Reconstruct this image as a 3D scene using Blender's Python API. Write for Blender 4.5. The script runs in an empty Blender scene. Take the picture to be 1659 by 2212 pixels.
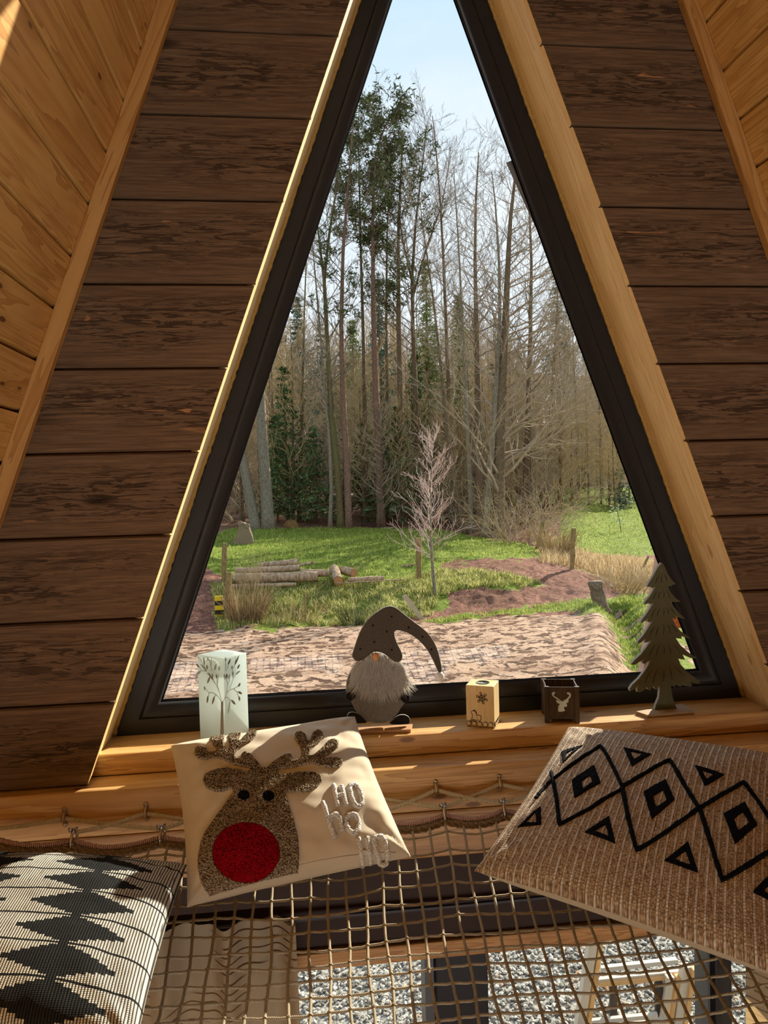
import bpy, math, random
import numpy as np
from mathutils import Vector, noise
from mathutils.bvhtree import BVHTree
random.seed(7)
SC = bpy.context.scene
COL = SC.collection
# ------------------------------------------------------------------ camera model
W, H, F = 1659, 2212, 1640.
C = (-0.3913, -1.8755, 3.8991)
yaw, pit, rol = .1144, -.0323, -.0271
def _axes():
    cy, sy = math.cos(yaw), math.sin(yaw); cp, sp = math.cos(pit), math.sin(pit)
    f = Vector((sy*cp, cy*cp, sp)); r = Vector((cy, -sy, 0)); u = r.cross(f)
    c, s = math.cos(rol), math.sin(rol)
    return c*r+s*u, -s*r+c*u, f
R_, U_, F_ = _axes()
CV = Vector(C)
def ray(px, py): return F_ + R_*((px-W/2)/F) + U_*((H/2-py)/F)
def at(px, py, Y):
    d = ray(px, py); return CV + d*((Y-C[1])/d[1])
def atz(px, py, Z):
    d = ray(px, py); return CV + d*((Z-C[2])/d[2])
def pr(P):
    d = Vector(P)-CV; k = d.dot(F_)
    return (W/2+F*d.dot(R_)/k, H/2-F*d.dot(U_)/k)
cam = bpy.data.cameras.new('camera'); co = bpy.data.objects.new('camera', cam); COL.objects.link(co)
cam.sensor_fit = 'HORIZONTAL'; cam.sensor_width = 36; cam.lens = 36*F/W; cam.clip_end = 1000; cam.clip_start = .02
from mathutils import Matrix
m3 = Matrix((R_, U_, -F_)).transposed(); co.matrix_world = Matrix.Translation(CV) @ m3.to_4x4()
SC.camera = co
# ------------------------------------------------------------------ helpers
def lin(c):
    return tuple(((x/255)/12.92 if x <= 10 else (((x/255)+.055)/1.055)**2.4) for x in c)+(1,)
def tag(o, label=None, cat=None, group=None, kind=None):
    if label: o['label'] = label
    if cat: o['category'] = cat
    if group: o['group'] = group
    if kind: o['kind'] = kind
    return o
def empty(name, loc=(0, 0, 0), label=None, cat=None, group=None):
    o = bpy.data.objects.new(name, None); COL.objects.link(o); o.location = loc; o.empty_display_size = .1
    return tag(o, label, cat, group)
class MB:
    def __init__(s): s.v = []; s.f = []; s.m = []; s.b = []; s.w = []; s.uv = []
    def add(s, vs, fs, m=0, bid=0., bv=None, uv=None):
        n = len(s.v); s.v += [tuple(p) for p in vs]; s.f += [tuple(i+n for i in f) for f in fs]; s.m += [m]*len(fs)
        s.b += [bid]*len(vs); s.w += (list(bv) if bv is not None else [.5]*len(vs)); s.uv += (list(uv) if uv is not None else [(0, 0)]*len(vs))
    def box(s, x0, x1, y0, y1, z0, z1, m=0, bid=0.):
        vs = [(x, y, z) for x in (x0, x1) for y in (y0, y1) for z in (z0, z1)]
        s.add(vs, [(0, 1, 3, 2), (4, 6, 7, 5), (0, 4, 5, 1), (2, 3, 7, 6), (0, 2, 6, 4), (1, 5, 7, 3)], m, bid, [0, 1]*4)
    def hexa(s, a, b, m=0, bid=0.):   # two quads a (4 pts) and b (4 pts)
        s.add(list(a)+list(b), [(0, 1, 2, 3), (7, 6, 5, 4)]+[(i, i+4, (i+1) % 4+4, (i+1) % 4) for i in range(4)], m, bid)
    def prism(s, poly, fn, d0, d1, m=0, bid=0., ms=None):  # fn(x,y,d)->3D
        n = len(poly); vs = [fn(x, y, d0) for x, y in poly]+[fn(x, y, d1) for x, y in poly]
        s.add(vs, [tuple(range(n)), tuple(range(2*n-1, n-1, -1))], m, bid)
        k = len(s.v)-2*n; s.f += [(k+i, k+n+i, k+n+(i+1) % n, k+(i+1) % n) for i in range(n)]; s.m += [m if ms is None else ms]*n
    def tube(s, path, r, n=8, closed=False, m=0, bid=0., cap=True, flat=1., twist=None):
        P = [Vector(p) for p in path]; L = len(P)
        if not hasattr(r, '__len__'): r = [r]*L
        T = []
        for i in range(L):
            a = P[(i-1) % L] if (closed or i > 0) else P[i]; b = P[(i+1) % L] if (closed or i < L-1) else P[i]
            t = b-a; T.append(t.normalized() if t.length > 1e-9 else Vector((0, 0, 1)))
        up = Vector((0, 0, 1)) if abs(T[0].z) < .9 else Vector((1, 0, 0))
        nn = (up-T[0]*up.dot(T[0])).normalized(); vs = []
        for i in range(L):
            nn = nn-T[i]*nn.dot(T[i]); nn = nn.normalized() if nn.length > 1e-6 else Vector((1, 0, 0)); bb = T[i].cross(nn)
            tw = twist*i if twist else 0
            for k in range(n):
                a = 2*math.pi*k/n+tw; rr = r[i]*(1.18 if (twist and k % 2 == 0) else (.82 if twist else 1))
                vs.append(P[i]+(nn*math.cos(a)*flat+bb*math.sin(a))*rr)
        fs = [(i*n+k, i*n+(k+1) % n, ((i+1) % L)*n+(k+1) % n, ((i+1) % L)*n+k) for i in range(L if closed else L-1) for k in range(n)]
        if cap and not closed: fs += [tuple(range(n-1, -1, -1)), tuple((L-1)*n+k for k in range(n))]
        s.add(vs, fs, m, bid)
    def lathe(s, prof, n=24, c=(0, 0, 0), m=0):   # prof [(r,z)]
        vs = [(c[0]+r*math.cos(2*math.pi*k/n), c[1]+r*math.sin(2*math.pi*k/n), c[2]+z) for r, z in prof for k in range(n)]
        L = len(prof); fs = [(i*n+k, i*n+(k+1) % n, (i+1)*n+(k+1) % n, (i+1)*n+k) for i in range(L-1) for k in range(n)]
        if prof[0][0] > 1e-6: fs.append(tuple(range(n-1, -1, -1)))
        if prof[-1][0] > 1e-6: fs.append(tuple((L-1)*n+k for k in range(n)))
        s.add(vs, fs, m)
    def build(s, name, mats, parent=None, smooth=False, bevel=0, off=None):
        me = bpy.data.meshes.new(name)
        o = Vector((0, 0, 0)) if off is None else Vector(off)
        vs = s.v if off is None else [(p[0]-o.x, p[1]-o.y, p[2]-o.z) for p in s.v]
        me.from_pydata(vs, [], s.f)
        for mt in (mats if isinstance(mats, (list, tuple)) else [mats]): me.materials.append(mt)
        if any(s.m): me.polygons.foreach_set('material_index', s.m)
        a = me.attributes.new('bid', 'FLOAT', 'POINT'); a.data.foreach_set('value', s.b)
        a = me.attributes.new('bv', 'FLOAT', 'POINT'); a.data.foreach_set('value', s.w)
        if any(u != (0, 0) for u in s.uv):
            ul = me.uv_layers.new(name='UVMap'); idx = np.empty(len(me.loops), dtype=np.int32); me.loops.foreach_get('vertex_index', idx)
            ul.data.foreach_set('uv', np.array(s.uv, dtype=np.float32)[idx].ravel())
        if smooth: me.polygons.foreach_set('use_smooth', [True]*len(me.polygons))
        me.update()
        ob = bpy.data.objects.new(name, me); COL.objects.link(ob)
        if off is not None: ob.location = o
        if parent is not None:
            ob.parent = parent
            if off is None: ob.matrix_parent_inverse = Matrix.Translation(-Vector(parent.location))
            else: ob.location = o-Vector(parent.location)
        if bevel:
            b = ob.modifiers.new('b', 'BEVEL'); b.width = bevel; b.segments = 2; b.limit_method = 'ANGLE'; b.angle_limit = .7
        return ob
# ------------------------------------------------------------------ materials
class NT:
    def __init__(s, name):
        s.mat = bpy.data.materials.new(name); s.mat.use_nodes = True; s.t = s.mat.node_tree; s.t.nodes.clear()
        s.out = s.n('ShaderNodeOutputMaterial'); s.p = s.n('ShaderNodeBsdfPrincipled'); s.l(s.p.outputs[0], s.out.inputs[0])
        s.p.inputs['Specular IOR Level'].default_value = .3
    def n(s, t): return s.t.nodes.new(t)
    def l(s, a, b): s.t.links.new(a, b)
    def put(s, sock, v):
        if hasattr(v, 'is_output') or isinstance(v, bpy.types.NodeSocket): s.l(v, sock)
        else:
            if isinstance(v, tuple) and len(v) == 4 and sock.type == 'VECTOR': v = v[:3]
            sock.default_value = v
    def co(s, kind='Object', sc=(1, 1, 1), rot=(0, 0, 0), add=None):
        c = s.n('ShaderNodeTexCoord').outputs[kind]
        if add is not None:
            v = s.n('ShaderNodeVectorMath'); v.operation = 'ADD'; s.l(c, v.inputs[0]); s.l(add, v.inputs[1]); c = v.outputs[0]
        m = s.n('ShaderNodeMapping'); m.inputs['Scale'].default_value = sc; m.inputs['Rotation'].default_value = rot; s.l(c, m.inputs[0]); return m.outputs[0]
    def attr(s, name):
        a = s.n('ShaderNodeAttribute'); a.attribute_name = name; return a
    def noise(s, co, scale=1, det=3, rough=.5, dist=0):
        n = s.n('ShaderNodeTexNoise'); s.l(co, n.inputs['Vector']); n.inputs['Scale'].default_value = scale; n.inputs['Detail'].default_value = det
        n.inputs['Roughness'].default_value = rough; n.inputs['Distortion'].default_value = dist; return n.outputs['Fac']
    def vor(s, co, scale=1, feat='F1', rnd=1):
        n = s.n('ShaderNodeTexVoronoi'); n.feature = feat; s.l(co, n.inputs['Vector']); n.inputs['Scale'].default_value = scale; n.inputs['Randomness'].default_value = rnd; return n
    def ramp(s, f, stops):
        r = s.n('ShaderNodeValToRGB'); e = r.color_ramp.elements
        while len(e) < len(stops): e.new(.5)
        for x, (p, c) in zip(e, stops): x.position = p; x.color = c if len(c) == 4 else lin(c)
        s.l(f, r.inputs[0]); return r.outputs[0]
    def math(s, op, a, b=None, c=None, clamp=False):
        m = s.n('ShaderNodeMath'); m.operation = op; m.use_clamp = clamp
        for i, v in enumerate((a, b, c)):
            if v is not None: s.put(m.inputs[i], v)
        return m.outputs[0]
    def mix(s, f, a, b, bt='MIX'):
        m = s.n('ShaderNodeMix'); m.data_type = 'RGBA'; m.blend_type = bt; s.put(m.inputs[0], f); s.put(m.inputs[6], a); s.put(m.inputs[7], b); return m.outputs[2]
    def sstep(s, v, a, b):
        m = s.n('ShaderNodeMapRange'); m.interpolation_type = 'SMOOTHSTEP'; s.l(v, m.inputs[0]); m.inputs[1].default_value = a; m.inputs[2].default_value = b; return m.outputs[0]
    def bump(s, h, st=.3, d=.01, nrm=None):
        b = s.n('ShaderNodeBump'); b.inputs['Strength'].default_value = st; b.inputs['Distance'].default_value = d; s.l(h, b.inputs['Height'])
        if nrm is not None: s.l(nrm, b.inputs['Normal'])
        return b.outputs[0]
    def fin(s, color=None, rough=None, nrm=None, spec=None, **kw):
        if color is not None: s.put(s.p.inputs['Base Color'], color)
        if rough is not None: s.put(s.p.inputs['Roughness'], rough)
        if nrm is not None: s.l(nrm, s.p.inputs['Normal'])
        if spec is not None: s.p.inputs['Specular IOR Level'].default_value = spec
        for k, v in kw.items(): s.put(s.p.inputs[k.replace('_', ' ')], v)
        return s.mat
def simple(name, c, rough=.6, var=.12, sc=30, bump=.15, metal=0., d=.002):
    t = NT(name); cc = t.co(); n = t.noise(cc, sc, 4, .6)
    col = t.mix(t.math('MULTIPLY', n, 1.), tuple(x*(1-var) for x in lin(c)[:3])+(1,), tuple(min(1, x*(1+var)) for x in lin(c)[:3])+(1,))
    return t.fin(col, rough, t.bump(n, bump, d), Metallic=metal)
def vec_from(t, f, k=(7.3, 3.1, 5.7)):
    c = t.n('ShaderNodeCombineXYZ')
    for i in range(3): t.l(t.math('MULTIPLY', f, k[i]), c.inputs[i])
    return c.outputs[0]
def pine(name, axis, light, mid, dark, knotc=(92, 50, 22), rough=.45, knots=1., tint=.12, rs=26, coat=0., lean=0., kd_=.9):
    """smooth planed pine/larch: long growth lines, knots; axis = direction of the grain"""
    t = NT(name); off = vec_from(t, t.attr('bid').outputs['Fac'])
    st = [26., 26., 26.]; st[axis] = 1.5
    if lean:
        r0 = t.n('ShaderNodeMapping'); r0.inputs['Rotation'].default_value = (0, lean, 0); t.l(t.co(), r0.inputs[0]); va = t.n('ShaderNodeVectorMath'); t.l(r0.outputs[0], va.inputs[0]); t.l(off, va.inputs[1]); src_ = va.outputs[0]
        def coo(sc):
            m = t.n('ShaderNodeMapping'); m.inputs['Scale'].default_value = sc; t.l(src_, m.inputs[0]); return m.outputs[0]
    else:
        def coo(sc): return t.co(sc=sc, add=off)
    c1 = coo(tuple(st)); warp = t.noise(c1, .35, 2, .5)
    c2 = coo(tuple(st))
    vm = t.n('ShaderNodeVectorMath'); vm.operation = 'MULTIPLY_ADD'; t.l(vec_from(t, warp, (2.5, 2.5, 2.5)), vm.inputs[0]); vm.inputs[1].default_value = (1, 1, 1); t.l(c2, vm.inputs[2])
    g = t.noise(vm.outputs[0], rs/26*.9, 3, .55, .4)
    rings = t.math('FRACT', t.math('MULTIPLY', g, 7.)); rings = t.math('POWER', rings, 1.6)
    col = t.ramp(t.math('ADD', t.math('MULTIPLY', rings, .45), t.math('MULTIPLY', t.noise(c1, .5, 3, .6), .55)), [(.2, light), (.5, mid), (.85, dark)])
    ks = [15., 15., 15.]; ks[axis] = 5.
    v = t.vor(coo(tuple(ks)), kd_, 'F1', .95); dist = v.outputs['Distance']
    km = t.math('SUBTRACT', 1., t.sstep(dist, .07, .12)); halo = t.math('SUBTRACT', 1., t.sstep(dist, .12, .42))
    col = t.mix(t.math('MULTIPLY', halo, .35*knots), col, lin(dark)); col = t.mix(t.math('MULTIPLY', km, .85*knots), col, lin(knotc))
    bv = t.attr('bid').outputs['Fac']; hs = t.n('ShaderNodeHueSaturation'); t.l(col, hs.inputs['Color']); hs.inputs['Hue'].default_value = .5
    t.l(t.math('ADD', 1-tint/2, t.math('MULTIPLY', t.math('FRACT', t.math('MULTIPLY', bv, 3.77)), tint)), hs.inputs['Value'])
    t.p.inputs['Coat Weight'].default_value = coat; t.p.inputs['Coat Roughness'].default_value = .35
    return t.fin(hs.outputs[0], rough, t.bump(rings, .12, .0015))
def rough_board(name):
    t = NT(name); off = vec_from(t, t.attr('bid').outputs['Fac']); bv = t.attr('bv').outputs['Fac']
    fine = t.noise(t.co(sc=(7, 90, 150), add=off), 1, 5, .65, .6)
    gou = t.noise(t.co(sc=(12, 40, 105), add=off), 1, 5, .62, 1.2)
    big = t.noise(t.co(sc=(2.2, 5, 9), add=off), 1, 3, .5, .3)
    zone = t.math('MULTIPLY', t.sstep(bv, .08, .38), t.math('SUBTRACT', 1., t.sstep(bv, .62, .95)))
    zone = t.math('MULTIPLY', zone, t.sstep(big, .3, .55))
    gm = t.math('MULTIPLY', t.sstep(gou, .52, .58), zone)
    ox = t.noise(t.co(sc=(5, 20, 38), add=off), 1, 2, .4, .8); patch = t.math('MULTIPLY', t.sstep(ox, .71, .73), zone)
    col = t.ramp(fine, [(.25, (80, 60, 42)), (.5, (112, 86, 62)), (.8, (142, 112, 82))])
    col = t.mix(t.math('MULTIPLY', gm, .75), col, lin((52, 34, 22)))
    ridge = t.math('MULTIPLY', t.sstep(gou, .40, .30), zone); col = t.mix(t.math('MULTIPLY', ridge, .5), col, lin((160, 126, 90)))
    col = t.mix(patch, col, lin((192, 136, 90)))
    kd = t.vor(t.co(sc=(2.4, 9, 7), add=off), .8, 'F1', .9).outputs['Distance']
    col = t.mix(t.math('MULTIPLY', t.math('SUBTRACT', 1., t.sstep(kd, .05, .11)), .8), col, lin((40, 22, 12)))
    hh = t.math('SUBTRACT', t.math('MULTIPLY', fine, .5), gm); hh = t.math('ADD', hh, t.math('MULTIPLY', ridge, .4))
    return t.fin(col, .75, t.bump(hh, .7, .005), spec=.25)
def fabric(name, c1, c2, sc=(400, 400, 400), bump=.3, kind='Object', rough=.9):
    t = NT(name); c = t.co(kind, sc); n = t.noise(c, 1, 3, .6); n2 = t.noise(t.co(kind), 9, 3, .5)
    col = t.mix(t.math('ADD', t.math('MULTIPLY', n, .7), t.math('MULTIPLY', n2, .3)), lin(c1), lin(c2))
    return t.fin(col, rough, t.bump(n, bump, .002), spec=.1, Sheen_Weight=.3)
M = {}
M['board'] = rough_board('rough_larch_boards')
M['ceil'] = pine('varnished_pine_ceiling', 1, (232, 184, 112), (216, 162, 90), (182, 126, 64), rough=.38, coat=.15, kd_=1.15)
M['groove'] = simple('groove_shade', (96, 60, 26), .8, .1)  # groove faces coloured darker for the shade in the joints
M['trim'] = pine('pine_cornice', 2, (206, 156, 92), (190, 136, 74), (162, 110, 54), knots=.15, lean=-.35); M['trimR'] = pine('pine_cornice_right', 2, (206, 156, 92), (190, 136, 74), (162, 110, 54), knots=.15, lean=.35)
M['jambR'] = pine('pine_jamb', 2, (238, 200, 142), (228, 184, 122), (206, 158, 96), knotc=(140, 92, 56), knots=.7, lean=.35); M['jambL'] = pine('pine_jamb_sunlit', 2, (250, 228, 180), (244, 216, 160), (226, 188, 126), knots=.3, lean=-.35)  # left jamb is the same wood made paler, sunlight put into its colour
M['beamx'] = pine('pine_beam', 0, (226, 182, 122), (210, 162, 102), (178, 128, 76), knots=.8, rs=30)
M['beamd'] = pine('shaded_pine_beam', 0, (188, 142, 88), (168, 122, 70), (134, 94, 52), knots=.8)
M['darkboard'] = simple('dark_boards_recess_shade', (48, 31, 21), .7, .4, 12, .3)
M['black'] = simple('anthracite_frame', (40, 40, 42), .33, .08, 300, .05, d=.0004)
M['rubber'] = simple('black_gasket', (14, 14, 15), .5, .1)
M['foam'] = simple('yellow_foam', (206, 164, 92), .95, .3, 220, 1., d=.006)
M['silver'] = simple('brushed_aluminium', (170, 172, 176), .3, .05, 200, .05, 1.)
M['chrome'] = simple('galvanised_steel', (190, 188, 182), .28, .15, 120, .1, 1.)
M['dull'] = simple('aged_zinc', (170, 152, 126), .4, .3, 150, .2, .9)
def glassmat(name, tint=(.97, .985, .98, 1), refl=1.):
    t = NT(name); t.t.nodes.remove(t.p)
    tr = t.n('ShaderNodeBsdfTransparent'); tr.inputs[0].default_value = tint; gl = t.n('ShaderNodeBsdfGlossy'); gl.inputs['Roughness'].default_value = .0
    fr = t.n('ShaderNodeFresnel'); ge = t.n('ShaderNodeNewGeometry'); t.l(t.math('SUBTRACT', 1.5, t.math('MULTIPLY', ge.outputs['Backfacing'], .83333)), fr.inputs[0]); mx = t.n('ShaderNodeMixShader')
    t.l(t.math('MULTIPLY', fr.outputs[0], refl), mx.inputs[0]); t.l(tr.outputs[0], mx.inputs[1]); t.l(gl.outputs[0], mx.inputs[2]); t.l(mx.outputs[0], t.out.inputs[0]); return t.mat
M['glass'] = glassmat('window_glass')
# ------------------------------------------------------------------ room shell
kb, bx = .365, .6235
kt, tx = .365, 1.0596
def hb(z): return max(0., bx+kb*(4-z))      # half width of the opening in the boards
def ht(z): return max(.0, tx+kt*(4-z))      # half width of the gable at the ceiling
ZB = lambda k: 5-.2*k
mb = MB(); g = .0022
for k in range(-10, 9):
    z1 = ZB(k)-g; z0 = ZB(k+1)+g
    if z1 > 6.85: z1 = 6.85
    if z0 > 6.8: continue
    for s in (-1, 1):
        def X(z, inner): return s*(hb(z)-.003 if inner else ht(z)+.03)
        rows = [z0, z0+.004, z1-.004, z1]
        ys = [.006, 0., 0., .006]
        vs = []; bvv = []
        for z, y in zip(rows, ys):
            xi, xo = X(z, True), X(z, False); vs += [(xi, y, z), (xo, y, z)]; bvv += [(z-z0)/(z1-z0)]*2
        for z in (z1, z0):
            vs += [(X(z, True), .02, z), (X(z, False), .02, z)]; bvv += [1 if z == z1 else 0]*2
        fs = [(2*i, 2*i+1, (2*i+3) % 12, (2*i+2) % 12) for i in range(6)]
        fs = [f if s < 0 else f[::-1] for f in fs]
        vs_n = len(mb.v)
        mb.add(vs, fs, 0, (k*2+(s > 0))*1.37+30, bvv)
        mb.add([vs[i] for i in (0, 2, 4, 6, 8, 10)], [(0, 1, 2, 3, 4, 5)], 1, .3)
mb.box(-2.7, 2.7, 0.0, .02, 2.866, 2.964, 2)                # dark boards below the net beam
for s in (-1, 1):                                           # body of the gable wall beside the window and around the door
    a = [(s*(hb(z)+.016), z) for z in (3.2, 6.9)]
    mb.prism([(s*(hb(3.2)+.02), 3.2), (s*2.6, 3.2), (s*1.8, 5.2), (s*.0, 6.95), (s*.0, 5.76)][::s], lambda x, z, d: (x, d, z), .0205, .25, 3)
mb.box(-2.7, 2.7, .10, .30, 2.66, 3.2, 2)  # dark back of the recess above the door, shade put into its colour
mb.box(-2.7, -1.75, .05, .30, 0, 2.66, 2); mb.box(1.75, 2.7, .05, .30, 0, 2.66, 2)
M['cut'] = simple('fresh_cut_wood', (224, 180, 118), .8, .2, 90, .4)
M['ext'] = simple('exterior_cladding', (120, 84, 58), .8, .2, 20, .3)
ow = mb.build('wall_front', [M['board'], M['cut'], M['darkboard'], M['ext']]); tag(ow, kind='structure')
# sloping side walls / ceiling of boards running front to back
nrmL = Vector((math.cos(math.atan(kt)), 0, math.sin(math.atan(kt))))
def slope_wall(s, name):
    m_ = MB(); z = .1; i = 0; dz = .1195
    z = 4.9345-dz*41
    while z < 6.9:
        z2 = z+dz
        def P(zz, d, y): return (s*(ht(zz)+d), y, zz)
        prof = [(z, .013), (z+.0035, .012), (z+.008, 0), (z2-.004, 0), (z2, .013)]
        for (za, da), (zb, db) in zip(prof[:-1], prof[1:]):
            if za > 6.88: continue
            vs = [P(za, da, -5.2), P(za, da, .02), P(zb, db, .02), P(zb, db, -5.2)]
            m_.add(vs, [(0, 1, 2, 3) if s > 0 else (3, 2, 1, 0)], 2 if zb < z+.004 else 0, i*1.618+s*9.1, [0, 0, 1, 1])
        z = z2; i += 1
    m_.hexa([(s*(ht(0)+.2), -5.2, 0), (s*(ht(0)+.2), .3, 0), (s*(ht(6.95)+.2), .3, 6.95), (s*(ht(6.95)+.2), -5.2, 6.95)],
            [(s*(ht(0)+.05), -5.2, 0), (s*(ht(0)+.05), .3, 0), (s*(ht(6.95)+.05), .3, 6.95), (s*(ht(6.95)+.05), -5.2, 6.95)], 1)
    o = m_.build(name, [M['ceil'], M['ext'], M['groove']]); tag(o, kind='structure')
slope_wall(-1, 'wall_left'); slope_wall(1, 'wall_right')
for s, nm in ((-1, 'trim_1'), (1, 'trim_2')):
    m_ = MB()
    def q(z, a, y): return (s*(ht(z)-a), y, z)
    m_.hexa([q(3.205, .0, -.026), q(3.205, .040, -.026), q(6.6, .040, -.026), q(6.6, .0, -.026)], [q(3.205, 0, -.0005), q(3.205, .040, -.0005), q(6.6, .040, -.0005), q(6.6, 0, -.0005)], 0, 2.2*s)
    o = m_.build(nm, M['trim' if s < 0 else 'trimR'], bevel=.002); tag(o, kind='structure')
mb = MB(); mb.box(-2.8, 2.8, -5.3, -5.2, 0, 6.95); tag(mb.build('wall_back', M['ceil']), kind='structure')
mb = MB(); mb.box(-.4, .4, -5.2, .3, 6.86, 6.95); tag(mb.build('ceiling', M['ceil']), kind='structure')
mb = MB(); mb.box(-2.8, 2.8, -5.2, .30, .05, .15); tag(mb.build('floor', simple('oak_floor', (110, 78, 50), .5, .2, 6)), kind='structure')
# window jambs
def side_pt(a, k, z, s, y): return (s*(a+k*(4-z)), y, z)
for s, nm in ((-1, 'trim_3'), (1, 'trim_4')):
    m_ = MB(); z0, z1 = 3.2, 5.70
    A = lambda z, d, y: (s*max(.0, hb(z)+d), y, z)
    # jamb board, its front edge stands a little behind the wall boards
    m_.hexa([A(z0, .004, .0265), A(z1, .004, .0265), A(z1, .030, .0265), A(z0, .030, .0265)][::1], [A(z0, .004, .245), A(z1, .004, .245), A(z1, .030, .245), A(z0, .030, .245)], 0, s*4.)
    o = m_.build(nm, M['jambL' if s < 0 else 'jambR']); tag(o, kind='structure')
    f = MB(); zz = 3.26; path = []
    while zz < 5.66:
        path.append(Vector((s*(hb(zz)+.0015+.0018*noise.noise(Vector((zz*9, s, 0)))), .199, zz))); zz += .010
    f.tube(path, [.0062+.0022*noise.noise(Vector((i*.9, s, 4)))+.0008*math.sin(i*2.2) for i in range(len(path))], 7); f.build('foam_sealant', M['foam'], o, smooth=True)
# sill beam and beam carrying the net
def xbeam(name, x0, x1, y0, y1, z0, z1, mat, bev=.004, bid=1.):
    m_ = MB(); m_.box(x0, x1, y0, y1, z0, z1, 0, bid); o = m_.build(name, mat, bevel=bev); tag(o, kind='structure'); return o
m_ = MB(); y0, y1, z0, z1 = .0605, .25, 3.2005, 3.254
m_.prism([(-hb(3.2)-.02, z0), (hb(3.2)+.02, z0), (hb(z1)+.02, z1), (-hb(z1)-.02, z1)], lambda x, z, d: (x, d, z), y0, y1, 0, 3.3)
tag(m_.build('trim_5', M['beamx'], bevel=.004), kind='structure')
xbeam('trim_6', -2.2, 2.2, -.028, .0995, 3.088, 3.199, M['beamx'], .005, 7.7)
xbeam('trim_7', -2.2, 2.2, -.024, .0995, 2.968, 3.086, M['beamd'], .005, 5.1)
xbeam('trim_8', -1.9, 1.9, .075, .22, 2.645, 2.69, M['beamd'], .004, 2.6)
# window
win = empty('window_1', (0, .2035, 3.3)); tag(win, kind='structure')
def tri(a, k, b, y):   # apex, right-bottom, left-bottom (b = bottom height)
    return [(0, y, 4+a/k), (a+k*(4-b), y, b), (-(a+k*(4-b)), y, b)]
def lerp(t): return (.6176+(.5319-.6176)*t, .364+(.3589-.364)*t, 3.2542+(3.3374-3.2542)*t)
def loops(m_, seq, mi=0):
    L = [tri(*lerp(t), y) for t, y in seq]
    n = len(m_.v); m_.add([p for l in L for p in l], [], 0)
    for i in range(len(L)-1):
        for j in range(3):
            m_.f.append((n+3*i+j, n+3*i+(j+1) % 3, n+3*i+3+(j+1) % 3, n+3*i+3+j)); m_.m.append(mi)
m_ = MB(); loops(m_, [(-.12, .25), (0., .25), (0., .2035), (.50, .2035), (.515, .2065), (.53, .2065)]); m_.build('window_frame', M['black'], win)
m_ = MB(); loops(m_, [(.53, .2065), (.54, .1985), (.60, .196), (.70, .197), (.80, .2005), (.88, .206), (.94, .214), (.97, .222)])
ob = m_.build('glazing_bead', M['black'], win, smooth=True)
m_ = MB(); loops(m_, [(.97, .222), (1.0, .224), (1.02, .226)]); m_.build('gasket', M['rubber'], win)
m_ = MB(); loops(m_, [(1.0, .240), (.93, .246), (.10, .250), (-.12, .252)]); m_.build('outer_frame', M['rubber'], win)
m_ = MB(); T_ = tri(*lerp(.985), .230)
m_.add(T_, [(0, 2, 1)]); m_.build('glass_pane', M['glass'], win)
# patio door below
dr = empty('door_1', (0, .16, .15)); tag(dr, kind='structure')
zt = 2.640; D0, D1 = .13, .19
def at_x(px, z=2.5, Y=.15): return at(px, 2150, Y).x
m_ = MB(); m_.box(-1.75, 1.75, D0, D1, zt-.012, zt+.004); m_.box(-1.75, 1.75, D0, D1, .15, .22)
m_.box(-1.75, -1.65, D0, D1, .22, zt); m_.box(1.65, 1.75, D0, D1, .22, zt)
xa, xb = at_x(937), at_x(1048); m_.box(xa, xb, D0-.02, D1, .22, zt)
xc, xd = at_x(1530), at_x(1565); m_.box(xc, xd, D0-.02, D1, .22, zt)
m_.build('door_frame', M['black'], dr, bevel=.004)
m_ = MB(); m_.box(at_x(915), at_x(934), D0-.012, D1, .22, zt-.012); m_.box(at_x(1516), at_x(1521), D0-.012, D1, .22, zt-.012)
m_.box(-.44, at_x(1510), D0+.0, D0+.01, zt-.017, zt-.012); m_.build('highlight_strip', simple('edge_highlight', (84, 85, 88), .4, .05, 100, .05, .1), dr)  # lighter grey strips stand in for the highlight along the frame edges
m_ = MB(); m_.box(-1.66, 1.66, .158, .166, .22, zt-.012); m_.build('glass_pane', M['glass'], dr)
m_ = MB(); m_.tube([(-2.1, .075, 2.755), (-.9, .07, 2.792), (0, .07, 2.785), (1.0, .07, 2.79), (2.1, .075, 2.785)], .007, 8)
tag(m_.build('curtain_rail', simple('rail', (90, 92, 98), .35, .1, 60, .1, .8)), 'thin metal curtain rail running above the patio door behind the net', 'curtain rail')
# ------------------------------------------------------------------ things on the sill
ZS = 3.2541
def zc(z0x, z0y, sc): return lambda p: (z0x+p[0]/sc, z0y+p[1]/sc)
def plate(poly_px, Y): return [(lambda q: (q.x, q.z))(at(x, y, Y)) for x, y in poly_px]
XZ = lambda x, z, d: (x, d, z)
felt = lambda n, a, b: fabric(n, a, b, (190, 190, 190), .6)
M['felt_hat'] = felt('grey_brown_felt', (40, 36, 31), (116, 108, 97)); M['felt_body'] = felt('grey_felt', (62, 58, 54), (150, 146, 138))
M['felt_black'] = felt('black_felt', (16, 15, 15), (34, 32, 31)); M['felt_green'] = felt('olive_grey_felt', (74, 73, 52), (112, 110, 82))
M['felt_edge'] = felt('pale_felt_edge', (150, 150, 142), (190, 190, 180))
M['mdf'] = simple('thin_wooden_base', (186, 142, 100), .6, .12, 60); M['hole'] = simple('dark_cut', (10, 9, 8), .9, .05)
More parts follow.
